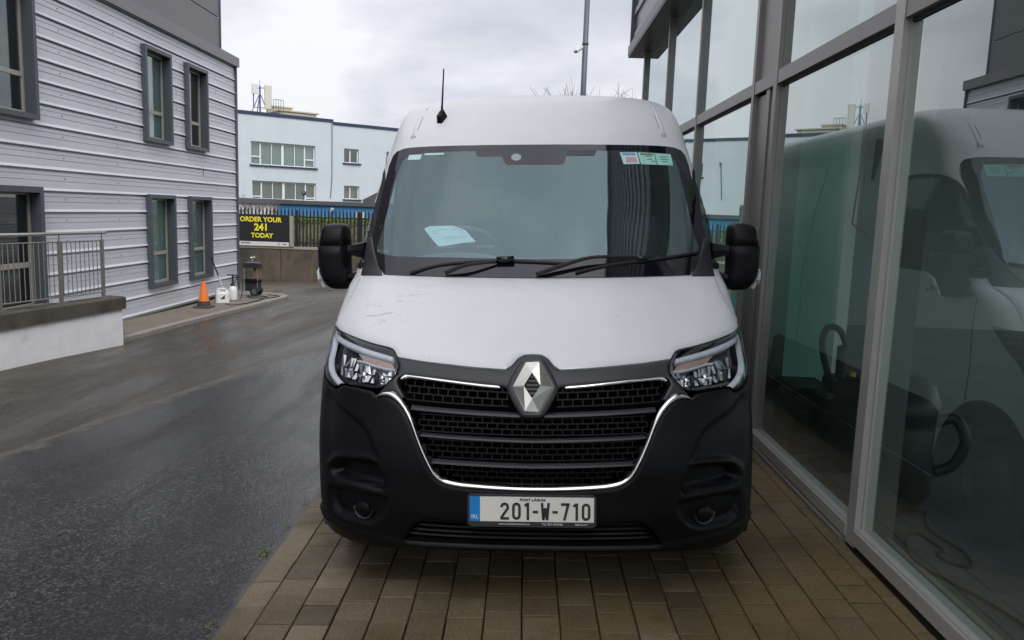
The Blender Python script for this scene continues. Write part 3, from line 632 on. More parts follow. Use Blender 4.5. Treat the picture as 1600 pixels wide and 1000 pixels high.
while y < 12.08:
    if min(abs(y - k) for k in (12.12, 11.30, 10.28, 9.25, 8.2)) > .04:
        p = pt(y, 0); lp = (p[0] - rl.location.x, p[1] - rl.location.y, 0)
        if bar is None:
            mb = MB(); mb.tube([(0, 0, .235 - .145), (0, 0, 1.045 - .145)], .0065, 6); bar = mb.build('bar', 'steel_dull', rl); bar.location = lp
        else:
            o = bar.copy(); COL.objects.link(o); o.parent = rl; o.location = lp
    y += .083

# ------------------------------------------------------------------ things standing on the footpath
cx, cy = -7.12, 17.2; cz = path_z(cx, cy)
cone = tag(empty('traffic_cone', (cx, cy, cz)), 'faded orange traffic cone with black base on the footpath under a window', 'traffic cone')
mb = MB(); mb.lathe([(.148, .04), (.146, .17), (.132, .20), (.048, .70), (.040, .715), (.026, .715), (.026, .70)], n=24); mb.build('cone_body', 'orange', cone, True)
mb = MB(); mb.cbox(-.22, .22, -.22, .22, 0, .045, .02); mb.lathe([(.17, .04), (.162, .10), (.151, .175), (.149, .178)], n=24); mb.build('cone_base', 'cone_base', cone)
mb = MB(); mb.lathe([(.047, .70), (.041, .725), (.03, .73), (.02, .70)], n=16); mb.build('cone_tip', 'cone_base', cone); cone.scale = (.84,) * 3
cx, cy = -7.15, 18.35; cz = path_z(cx, cy)
can = tag(empty('jerrycan', (cx, cy, cz), .5), 'white plastic jerrycan with a moulded handle beside the orange cone', 'jerrycan')
mb = MB(); mb.cbox(-.17, .17, -.12, .12, 0, .28, .03); mb.cbox(-.165, -.05, -.10, .10, .25, .335, .02); mb.cbox(.06, .165, -.10, .10, .25, .32, .02); mb.build('can_body', 'hdpe', can)
mb = MB(); mb.tube([(-.10, 0, .31), (-.10, 0, .375), (.1, 0, .375), (.10, 0, .31)], .02, 8); mb.build('handle', 'hdpe', can, True)
mb = MB(); mb.lathe([(.034, .33), (.034, .37), (.03, .375)], (-.11, -.06, 0), 14); mb.build('cap', 'hdpe', can)
mb = MB(); mb.add([(-.07, -.122, .10), (.05, -.122, .10), (.05, -.122, .21)], [(0, 1, 2)]); mb.build('sticker', 'ink', can); can.scale = (.88,) * 3
cx, cy = -7.12, 18.95; cz = path_z(cx, cy)
sp = tag(empty('pump_sprayer', (cx, cy, cz)), 'white pump sprayer bottle with black pump handle behind the jerrycan', 'sprayer')
mb = MB(); mb.lathe([(.10, 0), (.105, .03), (.105, .24), (.09, .30), (.05, .35), (.045, .36)], n=20); mb.build('bottle', 'hdpe', sp, True)
mb = MB(); mb.lathe([(.055, .355), (.05, .40), (.025, .43), (.022, .60), (.03, .61)], n=14); mb.tube([(-.14, 0, .615), (.12, 0, .615)], .016, 8); mb.build('pump', 'black_hose', sp)
mb = MB(); mb.tube(smooth_path([(.03, 0, .42), (.16, -.02, .60), (.25, -.03, .50), (.24, -.03, .2), (.2, -.03, .04)], 6), .010, 6); mb.build('hose', 'black_hose', sp)
ln = tag(empty('spray_lance', (-7.28, 18.5, path_z(-7.2, 18.5))), 'long black and white washing lance leaning against the ribbed cladding', 'lance')
mb = MB(); mb.tube([(.075, -.205, .62), (0.0, -.43, 1.07)], .015, 8); mb.tube([(.008, -.406, 1.02), (-.004, -.442, 1.09)], .02, 8); mb.build('grip', 'black_hose', ln)
mb = MB(); mb.tube([(.17, .08, 0.0), (.075, -.205, .62)], .010, 8); mb.tube([(.105, -.115, .42), (.072, -.214, .64)], .0165, 8); mb.build('tube', 'hdpe', ln)
# trolley pressure washer at the building's corner
wx, wy = -7.06, 20.25; wz = path_z(wx, wy)
pw = tag(empty('pressure_washer', (wx, wy, wz)), 'black trolley pressure washer with wheels at the corner of the clad building', 'pressure washer')
mb = MB(); mb.cbox(-.26, .22, -.2, .2, .16, .42, .04); mb.build('motor_housing', 'machine', pw)
mb = MB(); mb.cbox(-.28, .24, -.22, .22, .42, .54, .04); mb.build('tray', 'black_plastic', pw)
for s in (-1, 1):
    mb = MB(); mb.tube([(-.24, .2 * s, .2), (-.26, .2 * s, .86)], .02, 8); mb.build('handle_tube', 'steel_dull', pw); mb = MB(); mb.tube([(.2, .2 * s, .2), (.2, .2 * s, .86)], .016, 8); mb.build('handle_tube', 'steel_dull', pw)
mb = MB(); mb.cbox(-.30, .24, -.23, .23, .86, 1.02, .03); mb.build('top_tray', 'machine', pw)
mb = MB(); mb.box(.02, .20, -.08, .12, .54, .86); mb.build('wooden_box', 'rust_brown', pw)
mb = MB(); mb.tube([(-.04, 0, 1.02), (-.02, 0, 1.16), (.02, 0, 1.2)], .025, 8); mb.tube([(-.09, -.02, 1.16), (.05, .02, 1.17)], .018, 8); mb.build('valve', 'steel', pw)
for s in (-1, 1):
    mb = MB(); vs = []
    for r, yy in ((.09, -.025), (.145, -.03), (.155, 0), (.145, .03), (.09, .025)):
        vs += [(.1 + r * math.cos(2 * math.pi * k / 20), s * .235 + yy, .155 + r * math.sin(2 * math.pi * k / 20)) for k in range(20)]
    mb.add(vs, [(i * 20 + k, i * 20 + (k + 1) % 20, (i + 1) * 20 + (k + 1) % 20, (i + 1) * 20 + k) for i in range(4) for k in range(20)]); wh = mb.build('wheel', 'rubber', pw, True)
    mb = MB(); mb.tube([(.1, s * .235 - .02, .155), (.1, s * .235 + .02, .155)], .09, 16); mb.build('hub', 'post_grey', wh)
pw.scale = (.74, .74, .86)
hz = path_z(-6.9, 18.5) + .012
hs = tag(empty('garden_hose', (-6.9, 18.6, hz)), 'dark hose looping over the footpath between jerrycan and pressure washer', 'hose')
mb = MB(); mb.tube(smooth_path([(-.05, -.55, 0), (.15, -.75, 0), (.32, -.4, 0), (.38, .3, -.01), (.34, .9, -.02), (.30, 1.35, -.03), (.05, 1.5, -.03), (-.2, 1.3, -.02), (.1, .9, -.01), (.42, 1.2, -.03), (.5, 1.7, -.04), (.1, 1.95, -.04)], 8), .013, 6); mb.build('hose_run', 'black_hose', hs, True)

# ================================================================== BACK OF THE YARD
FY = 31.0
rw2 = tag(empty('retaining_wall', (-9, FY, -1.4)), 'stained brown concrete retaining wall at the end of the yard below the fence', 'wall')
mb = MB()
for i in range(9):
    x0 = -14 + i * 2.15; mb.box(x0 + .012, x0 + 2.138, FY, FY + .3, -1.7, -.06)
mb.box(-14, 5.3, FY + .04, FY + .28, -1.7, -.08); rel(mb.build('wall_panel', 'concrete', rw2), rw2)
mb = MB(); mb.box(-14, 5.3, FY - .03, FY + .33, -.06, .04); rel(mb.build('coping', 'cap_concrete', rw2), rw2)
fc = tag(empty('palisade_fence', (-9, FY + .12, .04)), 'black steel palisade fence with pointed pales on the concrete wall', 'fence')
mb = MB(); mb.box(-2.9, 7.4, -.0, .04, 1.16, 1.21); mb.box(-2.9, 7.4, 0, .04, .12, .17); mb.build('rail', 'fence_black', fc)
for x in (-2.6, -.12, 2.4, 4.9, 7.3):
    mb = MB(); mb.box(x - .04, x + .04, .045, .12, -.35, 1.45); mb.build('post', 'fence_black', fc)
pale = None
for i in range(70):
    x = -2.75 + i * .1455
    if pale is None:
        mb = MB(); w = .034
        mb.prism([(-w, 0), (-w * .4, -.02), (w * .4, -.02), (w, 0)], -.02, 1.40)
        mb.add([(-w, 0, 1.40), (-w * .4, -.02, 1.40), (w * .4, -.02, 1.40), (w, 0, 1.40), (0, -.008, 1.56)], [(0, 1, 4), (1, 2, 4), (2, 3, 4), (3, 0, 4)])
        pale = mb.build('pale', 'fence_black', fc); pale.location = (x, -.003, 0)
    else:
        o = pale.copy(); COL.objects.link(o); o.parent = fc; o.location = (x, -.003, 0)
sg = tag(empty('advertising_board', (-10.45, FY - .06, .04)), 'black advertising board with yellow lettering ORDER YOUR 241 TODAY on the fence', 'sign')
mb = MB(); mb.box(-1.15, 1.09, -.02, .02, .165, 1.235); mb.build('board', 'sign_black', sg)
mb = MB(); mb.box(-1.15, 1.09, -.024, .018, 0.0, .165); mb.build('strip', 'sign_white', sg)
text_mesh('ORDER YOUR', .262, 'sign_yellow', sg, (-.02, -.026, 1.03), bold=.008)
text_mesh('241', .375, 'sign_yellow', sg, (.0, -.026, .72), bold=.014)
text_mesh('TODAY', .25, 'sign_yellow', sg, (.03, -.026, .40), bold=.008)
text_mesh('MOTORS', .085, 'ink', sg, (-.62, -.029, .10), bold=.002)
mb = MB(); mb.tube([(.70, -.028, .145), (.67, -.028, .085), (.70, -.028, .025), (.73, -.028, .085), (.70, -.028, .145)], .006, 4); mb.build('emblem', 'ink', sg)
mb = MB(); mb.add([(.84, -.028, .065), (.91, -.028, .065), (.925, -.028, .085), (.91, -.028, .105), (.84, -.028, .105), (.885, -.028, .085)], [(0, 1, 2, 5), (5, 2, 3, 4)]); mb.add([(.935, -.028, .085), (.95, -.028, .065), (1.02, -.028, .065), (.975, -.028, .085), (1.02, -.028, .105), (.95, -.028, .105)], [(0, 1, 2, 3), (0, 3, 4, 5)]); mb.build('emblem', 'ink', sg)
gp = tag(empty('concrete_post', (-9.26, FY - .02, .04)), 'pale concrete post beside the advertising board', 'post')
mb = MB(); mb.cbox(-.075, .075, -.06, .06, 0, 1.2, .015); mb.build('shaft', 'cap_concrete', gp)
# bank and hedge behind the fence
mb = MB(); nb = 60
for i in range(nb + 1):
    x = -14 + i * .33
    for (yy, zz_) in ((FY + .35, -.1), (FY + 1.6, .25), (FY + 3.2, .72), (FY + 4.6, .95), (FY + 9, 1.0)): mb.v.append((x, yy, zz_ + rng.uniform(-.04, .04)))
for i in range(nb):
    for k in range(4): a = i * 5 + k; mb.f.append((a, a + 1, a + 6, a + 5))
tag(mb.build('grass_bank', 'bank', smooth=True), kind='structure')
GVs = []; GFs = []
for i in range(2600):
    x = rng.uniform(-13, -3.2); t = rng.uniform(0, 1); y = FY + .5 + t * 4; z = -.1 + t * 1.05; h = rng.uniform(.12, .4); a = rng.uniform(0, 3.14); lean = rng.uniform(-.15, .15)
    b = len(GVs); GVs += [(x - .02 * math.cos(a), y - .02 * math.sin(a), z), (x + .02 * math.cos(a), y + .02 * math.sin(a), z), (x + lean, y, z + h)]; GFs.append((b, b + 1, b + 2))
tag(mesh_obj('dry_grass', GVs, GFs, 'bank'), 'dry yellow brown grass on the bank behind the palisade fence', 'grass', kind='stuff')
def leaf_mass(n, box, size):
    V = []; F_ = []; x0, x1, y0, y1, z0, z1 = box
    for i in range(n):
        p = Vector((rng.uniform(x0, x1), rng.uniform(y0, y1), z0 + (z1 - z0) * rng.uniform(0, 1) * (0.8 + .2 * math.sin(rng.uniform(0, 6))))); u = Vector(rng.normal(0, 1, 3)).normalized() * size * rng.uniform(.6, 1.2); w = u.orthogonal().normalized() * size * .5
        b = len(V); V += [p - u, p + w, p + u, p - w]; F_.append((b, b + 1, b + 2, b + 3))
    return V, F_
hd = tag(mesh_obj('low_hedge', *leaf_mass(5200, (-11.2, -5.2, 35.0, 35.8, .75, 1.22), .07), 'hedge'), 'bright green low hedge in front of the blue building', 'hedge')
bb = tag(empty('blue_building', (-8.7, 37, -1)), 'single storey blue painted building with a dark flat roof edge', 'building')
mb = MB(); mb.box(-11.7, -4.5, 37, 43, -1, 1.72); rel(mb.build('wall', 'blue_wall', bb), bb)
mb = MB(); mb.box(-11.8, -4.4, 36.85, 43.1, 1.72, 1.90); rel(mb.build('roof', 'slate', bb), bb)
mb = MB(); mb.tube([(-9.1, 36.92, 1.55), (-9.1, 36.75, 1.5)], .07, 10); rel(mb.build('wall_lamp', 'cctv_white', bb), bb)
mb = MB(); mb.box(-8.0, -7.55, 36.97, 36.995, 1.0, 1.45); rel(mb.build('notice', 'cream', bb), bb)
mb = MB(); mb.box(-7.9, -7.0, 38, 39, 1.9, 2.05); mb.add([(-7.9, 38, 2.05), (-7.0, 38, 2.05), (-7.0, 39, 2.05), (-7.9, 39, 2.05), (-7.2, 38, 2.42), (-7.0, 39, 2.42)], [(0, 1, 4), (1, 2, 5, 4), (2, 3, 5), (3, 0, 4, 5)]); rel(mb.build('roof_hatch', 'slate', bb), bb)
dsh = tag(empty('satellite_dish', (-10.55, 37.2, 1.9)), 'small dark satellite dish on the roof edge of the blue building', 'dish')
mb = MB(); mb.tube([(0, 0, 0), (0, 0, .35)], .02, 6); mb.build('bracket', 'mast_blue', dsh)
mb = MB(); mb.lathe([(.01, 0), (.08, .015), (.13, .045), (.133, .05)], n=20); o = mb.build('reflector', 'frame_dark', dsh, True); o.rotation_euler = (R(70), 0, R(30)); o.location = (0, 0, .34)
wb = tag(empty('white_outbuilding', (-13, 37.2, -1)), 'white rendered outbuilding with a grey roof edge behind bare shrubs', 'building')
mb = MB(); mb.box(-16, -11.72, 37.2, 42, -1, 1.70); rel(mb.build('wall', 'render_white', wb), wb)
mb = MB(); mb.box(-16.1, -11.72, 37.05, 42.1, 1.70, 1.93); rel(mb.build('roof', 'post_grey', wb), wb)
def twigs(mb, base, h, n, spread, r0=.014, depth=2):
    for i in range(n):
        a = rng.uniform(0, 6.28); l = h * rng.uniform(.6, 1.05); p = Vector(base) + Vector((rng.uniform(-spread, spread), rng.uniform(-.15, .15), 0)); d = Vector((math.cos(a) * .25, math.sin(a) * .25, 1)).normalized()
        pts = [p]; q = p.copy()
        for k in range(4):
            d = (d + Vector(rng.normal(0, .16, 3))).normalized(); q = q + d * l / 4; pts.append(q.copy())
            if depth and k > 0:
                for s in range(2):
                    e = (d + Vector(rng.normal(0, .6, 3))).normalized(); mb.tube([q, q + e * l * .16, q + (e + Vector((0, 0, .3))) * l * .28], r0 * .5, 3, False)
        mb.tube(pts, r0, 4, False, rs=[r0, r0 * .8, r0 * .6, r0 * .45, r0 * .25])
SH = ['bare thin shrub against the white outbuilding, leftmost one', 'bare thin shrub against the white outbuilding, second from the left', 'bare thin shrub against the white outbuilding, third from the left', 'bare thin shrub against the white outbuilding, next to the blue wall']
for i, x in enumerate((-13.4, -12.85, -12.3, -11.8)):
    mb = MB(); twigs(mb, (0, 0, 0), .95, 9, .3, .014); o = tag(empty('bare_shrub', (x, 36.4, .85)), SH[i], 'shrub', 'bare shrubs behind the fence'); mb.build('branches', 'twig', o)

# ------------------------------------------------------------------ pale rendered building
PB0 = Vector((-17.47, 48.0)); pdir = Vector((4.76, 3.6)).normalized(); prot = math.atan2(pdir.y, pdir.x)
pb = tag(empty('pale_office_building', (PB0.x, PB0.y, -2.0), prot), 'pale blue rendered flat roofed building with long strips of white windows', 'building')
def pz(z): return z + 2.0
ops1 = [(.66, 4.78, 4.06, 5.46), (.71, 4.83, 1.96, 3.09)]; ops2 = [(6.78, 7.83, 4.54, 5.47), (6.79, 7.88, 2.17, 3.06), (11.2, 12.3, 4.54, 5.47), (11.2, 12.3, 2.17, 3.06)]
def wall_with_holes(mb, x0, x1, z0, z1, y0, ops, dep=.22):
    xs = sorted(set([x0, x1] + [v for o in ops for v in o[:2]])); zs = sorted(set([z0, z1] + [v for o in ops for v in o[2:]]))
    for a, b in zip(xs[:-1], xs[1:]):
        for c, d in zip(zs[:-1], zs[1:]):
            m = ((a + b) / 2, (c + d) / 2)
            if any(o[0] < m[0] < o[1] and o[2] < m[1] < o[3] for o in ops): continue
            mb.add([(a, y0, pz(c)), (b, y0, pz(c)), (b, y0, pz(d)), (a, y0, pz(d))], [(0, 1, 2, 3)])
    for (a, b, c, d) in ops:
        mb.add([(a, y0, pz(c)), (b, y0, pz(c)), (b, y0, pz(d)), (a, y0, pz(d)), (a, y0 + dep, pz(c)), (b, y0 + dep, pz(c)), (b, y0 + dep, pz(d)), (a, y0 + dep, pz(d))], [(0, 4, 5, 1), (1, 5, 6, 2), (2, 6, 7, 3), (3, 7, 4, 0)])
mb = MB(); wall_with_holes(mb, -9, 5.97, -2, 7.05, 0, ops1); mb.box(-9, 5.97, .3, 9, 0, pz(7.0)); mb.add([(5.97, 0, 0), (5.97, .3, 0), (5.97, .3, pz(7.05)), (5.97, 0, pz(7.05))], [(0, 1, 2, 3)]); mb.build('wall', 'pale_render', pb)
mb = MB(); wall_with_holes(mb, 5.985, 16, -2, 6.92, .05, ops2); mb.box(5.985, 16, .35, 9, 0, pz(6.85))
nseg = 8
for i in range(nseg):   # the corner on the right is rounded
    a0, a1 = i / nseg * math.pi / 2, (i + 1) / nseg * math.pi / 2; r = 3.0
    p = [(16 + r * math.sin(t), .05 + r * (1 - math.cos(t))) for t in (a0, a1)]; mb.add([(*p[0], 0), (*p[1], 0), (*p[1], pz(6.92)), (*p[0], pz(6.92))], [(0, 1, 2, 3)])
mb.build('side_wing_wall', 'pale_render', pb)
mb = MB(); mb.box(-9.1, 5.99, -.06, 9, pz(7.05), pz(7.24)); mb.build('roof_edge', 'navy_edge', pb)
mb = MB(); mb.box(5.995, 16, -.01, 9, pz(6.92), pz(7.10)); mb.build('side_wing_roof_edge', 'navy_edge', pb)
mb = MB(); mb.tube([(9.9, 0.02, pz(5.3)), (9.7, -.01, pz(3.0))], .03, 6); mb.tube([(9.93, 0.0, pz(5.30)), (9.93, -.0, pz(5.48))], .07, 8); mb.build('downpipe', 'post_grey', pb)
mb = MB(); mb.tube([(5.9, -.03, pz(7.0)), (5.9, -.03, pz(3.5)), (5.8, -.03, pz(2.2))], .025, 6); mb.build('cable', 'post_grey', pb)
def pwindow(a, b, c, d, y, cuts, trans, curt):
    mb = MB(); y1 = y + .07; t = .07
    mb.box(a, b, y, y1, pz(d) - t, pz(d)); mb.box(a, b, y, y1, pz(c), pz(c) + t); mb.box(a, a + t, y, y1, pz(c) + t, pz(d) - t); mb.box(b - t, b, y, y1, pz(c) + t, pz(d) - t)
    for u, w in cuts: mb.box(a + u - w / 2, a + u + w / 2, y + .002, y1 - .002, pz(c) + t, pz(d) - t)
    for (u0, u1, fz) in trans: zt_ = pz(c + (d - c) * fz); mb.box(a + u0, a + u1, y + .004, y1 - .004, zt_ - .04, zt_ + .04)
    f = mb.build('window', 'upvc', pb)
    mb = MB(); mb.box(a + t, b - t, y + .03, y + .04, pz(c) + t, pz(d) - t); mb.build('pane', 'pane_dark', f)
    mb = MB(); n = int((b - a) * 14)
    for i in range(n):
        u0, u1 = a + t + (b - a - 2 * t) * i / n, a + t + (b - a - 2 * t) * (i + 1) / n
        mb.add([(u0, y + .12 + .025 * (i % 2), pz(c) + t), (u1, y + .12 + .025 * ((i + 1) % 2), pz(c) + t), (u1, y + .12 + .025 * ((i + 1) % 2), pz(d) - t), (u0, y + .12 + .025 * (i % 2), pz(d) - t)], [(0, 1, 2, 3)])
    mb.build('curtain', curt, f)
    mb = MB(); mb.box(a - .1, b + .14, y - .26, y + .0, pz(c) - .075, pz(c)); mb.build('sill', 'navy_edge', f)
pwindow(*ops1[0], .15, [(.62, .09), (1.32, .05), (2.02, .16), (2.80, .05), (3.46, .09)], [(0, .62, .36), (3.46, 4.12, .36)], 'curtain')
pwindow(*ops1[1], .15, [(.62, .09), (1.32, .05), (2.02, .16), (2.80, .05), (3.46, .09)], [(0, .62, .16), (3.46, 4.12, .16)], 'curtain_beige')
pwindow(*ops2[0], .2, [(.48, .08)], [], 'room_dark'); pwindow(*ops2[1], .2, [(.48, .08)], [], 'curtain_beige')
pwindow(*ops2[2], .2, [(.48, .08)], [], 'room_dark'); pwindow(*ops2[3], .2, [(.48, .08)], [], 'curtain_beige')
mb = MB(); mb.box(2.95, 5.35, 1.2, 4, pz(7.24), pz(7.58)); mb.box(2.85, 5.5, 1.1, 4.1, pz(7.58), pz(7.66)); mb.box(3.0, 4.2, 2.5, 4, pz(7.66), pz(7.95)); mb.box(2.95, 4.25, 2.4, 4.1, pz(7.95), pz(8.03)); mb.build('plant_room', 'cream', pb)
mb = MB()
for i in range(5): mb.tube([(2.25 + .16 * i, .5, pz(7.24)), (2.25 + .16 * i, .5, pz(8.15))], .018, 4)
mb.tube([(2.25, .5, pz(8.15)), (2.89, .5, pz(8.15))], .018, 4); mb.tube([(2.25, .5, pz(7.7)), (2.89, .5, pz(7.7))], .014, 4); mb.build('roof_ladder_hoop', 'steel_dull', pb)
mp = Matrix.Rotation(prot, 4, 'Z'); ml = mp @ Vector((1.55, .9, 0))
ms = tag(empty('telecom_mast', (PB0.x + ml.x, PB0.y + ml.y, 7.24), prot), 'rooftop tripod mast with two panel antennas on the pale building', 'mast')
mb = MB(); mb.tube([(0, 0, -.02), (0, 0, 1.68)], .055, 8); mb.tube([(0, 0, 1.6), (0, 0, 2.05)], .015, 5)
for dx_, dy_ in ((-.6, -.2), (.45, -.2), (0, .6)): mb.tube([(dx_, dy_, 0), (0, 0, 1.25)], .03, 6)
mb.tube([(-.42, -.1, .35), (.5, -.1, .35)], .025, 6); mb.tube([(-.42, -.05, .3), (-.42, -.05, 1.2)], .035, 6); mb.tube([(-.42, -.05, 1.5), (.5, -.05, 1.6)], .03, 6); mb.build('tripod', 'mast_blue', ms)
mb = MB(); mb.cbox(.24, .66, -.25, -.08, .30, 1.76, .03); mb.build('panel_antenna', 'antenna_white', ms)
mb = MB(); mb.cbox(-.55, -.2, -.25, -.08, 1.15, 1.78, .03); mb.build('panel_antenna', 'antenna_pale', ms)

# ------------------------------------------------------------------ camera pole and bare trees behind the van
cp = tag(empty('camera_pole', (1.18, 18.0, 0)), 'tall grey steel pole with a small security camera behind the van', 'pole')
mb = MB(); mb.tube([(0, 0, -.3), (.0, 0, 7.6)], .07, 14, rs=[.07, .058]); mb.tube([(0, 0, 5.42), (0, 0, 5.47)], .072, 14); mb.build('shaft', 'post_grey', cp, True)
cc = MB(); cc.tube([(-.22, -.18, 5.24), (-.08, -.03, 5.36)], .045, 10); cc.tube([(-.24, -.2, 5.23), (-.09, -.04, 5.40)], .03, 10); cco = cc.build('security_camera', 'cctv_white', cp)
mb = MB(); mb.tube([(-.225, -.185, 5.236), (-.23, -.19, 5.232)], .038, 10); mb.build('lens', 'ink', cco); mb = MB(); mb.tube([(-.1, -.05, 5.36), (0, 0, 5.38)], .022, 8); mb.build('bracket', 'cctv_white', cco)
def bare_tree(loc, H, seed):
    r_ = np.random.RandomState(seed); tk = MB(); br = MB()
    def grow(mb_, p, d, l, r, lev):
        pts = [p]; q = p.copy(); dd = d.copy()
        for k in range(4):
            dd = (dd + Vector(r_.normal(0, .10, 3)) + Vector((0, 0, .04))).normalized(); q = q + dd * l / 4; pts.append(q.copy())
        mb_.tube(pts, r, 6 if lev < 2 else 4, False, rs=[r, r * .88, r * .76, r * .65, r * .5])
        if lev >= 4: return
        for k in range(5 if lev < 2 else 4):
            b = pts[r_.randint(2, 5)]; e = (dd + Vector(r_.normal(0, .55, 3)) + Vector((0, 0, .25))).normalized(); grow(br, b, e, l * r_.uniform(.55, .75), r * .5, lev + 1)
    grow(tk, Vector((0, 0, 0)), Vector((0, 0, 1)), H * .42, H * .017, 0)
    return tk, br
TL = ['bare winter tree behind the van, its twigs left of the camera pole', 'bare winter tree behind the van, its twigs right of the camera pole', 'bare winter tree behind the van, its twigs nearest the glass building']
for i, (x, h) in enumerate(((4.2, 11.6), (5.9, 12.2), (7.6, 11.7))):
    tk, br = bare_tree(None, h, 11 + i); kz = (h + .9) / max(v[2] for v in br.v); tk.v = [Vector(v) * kz for v in tk.v]; br.v = [Vector(v) * kz for v in br.v]; t = tag(empty('bare_tree', (x, 60 + i, -1.0)), TL[i], 'tree', 'bare trees behind the van')
    tk.build('trunk', 'twig', t); br.build('crown', 'twig', t)

# ================================================================== GLASS FRONTED BUILDING ON THE RIGHT
GX = 1.74; FX = 1.70; GY0, GY1 = -9.0, 12.26
sb = tag(empty('glass_fronted_building', (FX, GY1, 0.05)), 'showroom with tall grey framed glass front and dark clad upper storey beside the van', 'building')
def spart(mb, name, mat, parent=None, smooth=False):
    o = mb.build(name, mat, parent or sb, smooth); o.data.transform(Matrix.Translation((-FX, -GY1, -.05))); return o
ZT0, ZT1, ZTOP, ZB = 2.64, 2.73, 4.14, .19
mull = [(12.21, .10), (10.11, .06), (8.21, .06), (6.17, .06), (5.63, .075), (3.80, .09), (1.93, .09), (.05, .09), (-1.85, .09), (-3.7, .09), (-5.6, .09), (-7.5, .09), (-8.95, .09)]
for y, w in mull:
    m_ = 'alu_light' if abs(y - 3.8) < .01 else 'alu'
    mb = MB(); mb.box(FX - .004, FX + .09, y - w / 2, y + w / 2, ZB - .10, ZTOP); mb.box(FX + .028, FX + .085, y - w / 2 - .012, y + w / 2 + .012, ZB, ZTOP - .01)
    f_ = spart(mb, 'mullion', m_); mb = MB(); mb.box(FX + .09, FX + .20, y - .03, y + .03, ZB - .05, ZTOP); spart(mb, 'fin', 'fin_grey', f_)
for (ya, wa), (yb, wb_) in zip(mull[1:], mull[:-1]):
    a, b = ya + wa / 2, yb - wb_ / 2
    mb = MB(); mb.box(FX, FX + .085, a, b, ZT0, ZT1); spart(mb, 'transom', 'alu')
    mb = MB(); mb.box(FX + .03, FX + .082, a, b, ZT0 - .022, ZT0); spart(mb, 'seal', 'gasket')
    mb = MB(); mb.box(FX - .012, FX + .085, a, b, ZB - .075, ZB - .008); mb.box(FX + .004, FX + .085, a, b, ZB - .008, ZB); spart(mb, 'sill', 'alu_light')
    if abs(ya - 5.63) < .01:      # solid cover strip between the paired mullions
        mb = MB(); mb.box(FX + .03, FX + .05, a, b, ZB, ZTOP); mb.box(FX + .012, FX + .03, a + .12, a + .2, ZB, ZT0); spart(mb, 'infill_panel', 'alu'); continue
    for z0, z1 in ((ZB, ZT0), (ZT1, ZTOP)):
        mb = MB(); mb.add([(GX, a, z0), (GX, b, z0), (GX, b, z1), (GX, a, z1)], [(0, 3, 2, 1)]); spart(mb, 'pane', 'showglass')
mb = MB(); mb.box(FX + .01, FX + .08, GY0, GY1, -.1, ZB - .075); spart(mb, 'base_plate', 'gasket')
mb = MB(); mb.box(FX - .03, FX + .005, 3.86, GY1, .06, .105); spart(mb, 'threshold_strip', 'alu')
mb = MB(); mb.box(1.5, 9, GY0, 12.68, ZTOP + .03, ZTOP + .17); spart(mb, 'fascia', 'cap_grey')
mb = MB(); mb.box(1.505, 8.9, GY0, 12.66, ZTOP, ZTOP + .03); spart(mb, 'soffit', 'frame_dark')
ZU = 8.6
mb = MB(); cladding(mb, 1.60, -1, GY0, 12.60, ZTOP + .17, ZU, ZTOP + .02, prof=[(0, 0), (.24, 0), (.245, .032), (.33, .032), (.335, 0), (.36, 0)], pitch=.36); spart(mb, 'upper_cladding', 'cladding_dark')
mb = MB(); mb.box(1.52, 1.60, 12.60, 12.66, ZTOP + .17, ZU); mb.box(1.58, 9, 12.57, 12.63, ZTOP + .17, ZU); spart(mb, 'corner_trim', 'frame_dark')
mb = MB(); mb.box(1.49, 9, GY0, 12.68, ZU, ZU + .2); spart(mb, 'parapet_cap', 'cap_grey')
mb = MB(); mb.box(1.9, 8.9, 12.15, 12.25, -.1, ZTOP); mb.box(8.8, 8.9, GY0, 12.15, .1, .6); mb.box(8.8, 8.9, GY0, 12.15, 3.6, ZTOP); mb.box(8.8, 8.9, 10.6, 12.15, .6, 3.6); spart(mb, 'inner_wall', 'inside_wall')  # unseen back side left open, an added gap to let daylight into the room
mb = MB(); mb.box(1.83, 8.8, GY0 + .1, 12.15, .0, .135); spart(mb, 'floor', 'inside_floor')
mb = MB(); mb.box(1.80, 1.83, GY0 + .1, 12.15, 0, .15); mb.box(1.855, 1.885, GY0 + .1, 3.95, .135, .143); spart(mb, 'floor_edge_trim', 'alu_light')
mb = MB(); mb.box(1.8, 8.8, GY0 + .1, 12.15, 3.95, 4.1); spart(mb, 'ceiling', 'inside_wall')
mb = MB(); mb.box(2.16, 2.18, 5.38, 12.1, .135, 3.95); spart(mb, 'frosted_partition', 'frosted_panel'); mb = MB(); mb.box(2.13, 2.21, 5.30, 5.38, .135, 3.95); spart(mb, 'partition_post', 'inside_pillar')
mb = MB(); mb.tube([(2.16, 5.20, 3.9), (2.16, 5.20, 2.0), (2.16, 5.25, 1.7), (2.25, 5.2, 1.62)], .006, 6); mb.tube([(2.16, 5.12, 3.9), (2.16, 5.12, 1.75)], .006, 6); spart(mb, 'pipe', 'pipe_red')
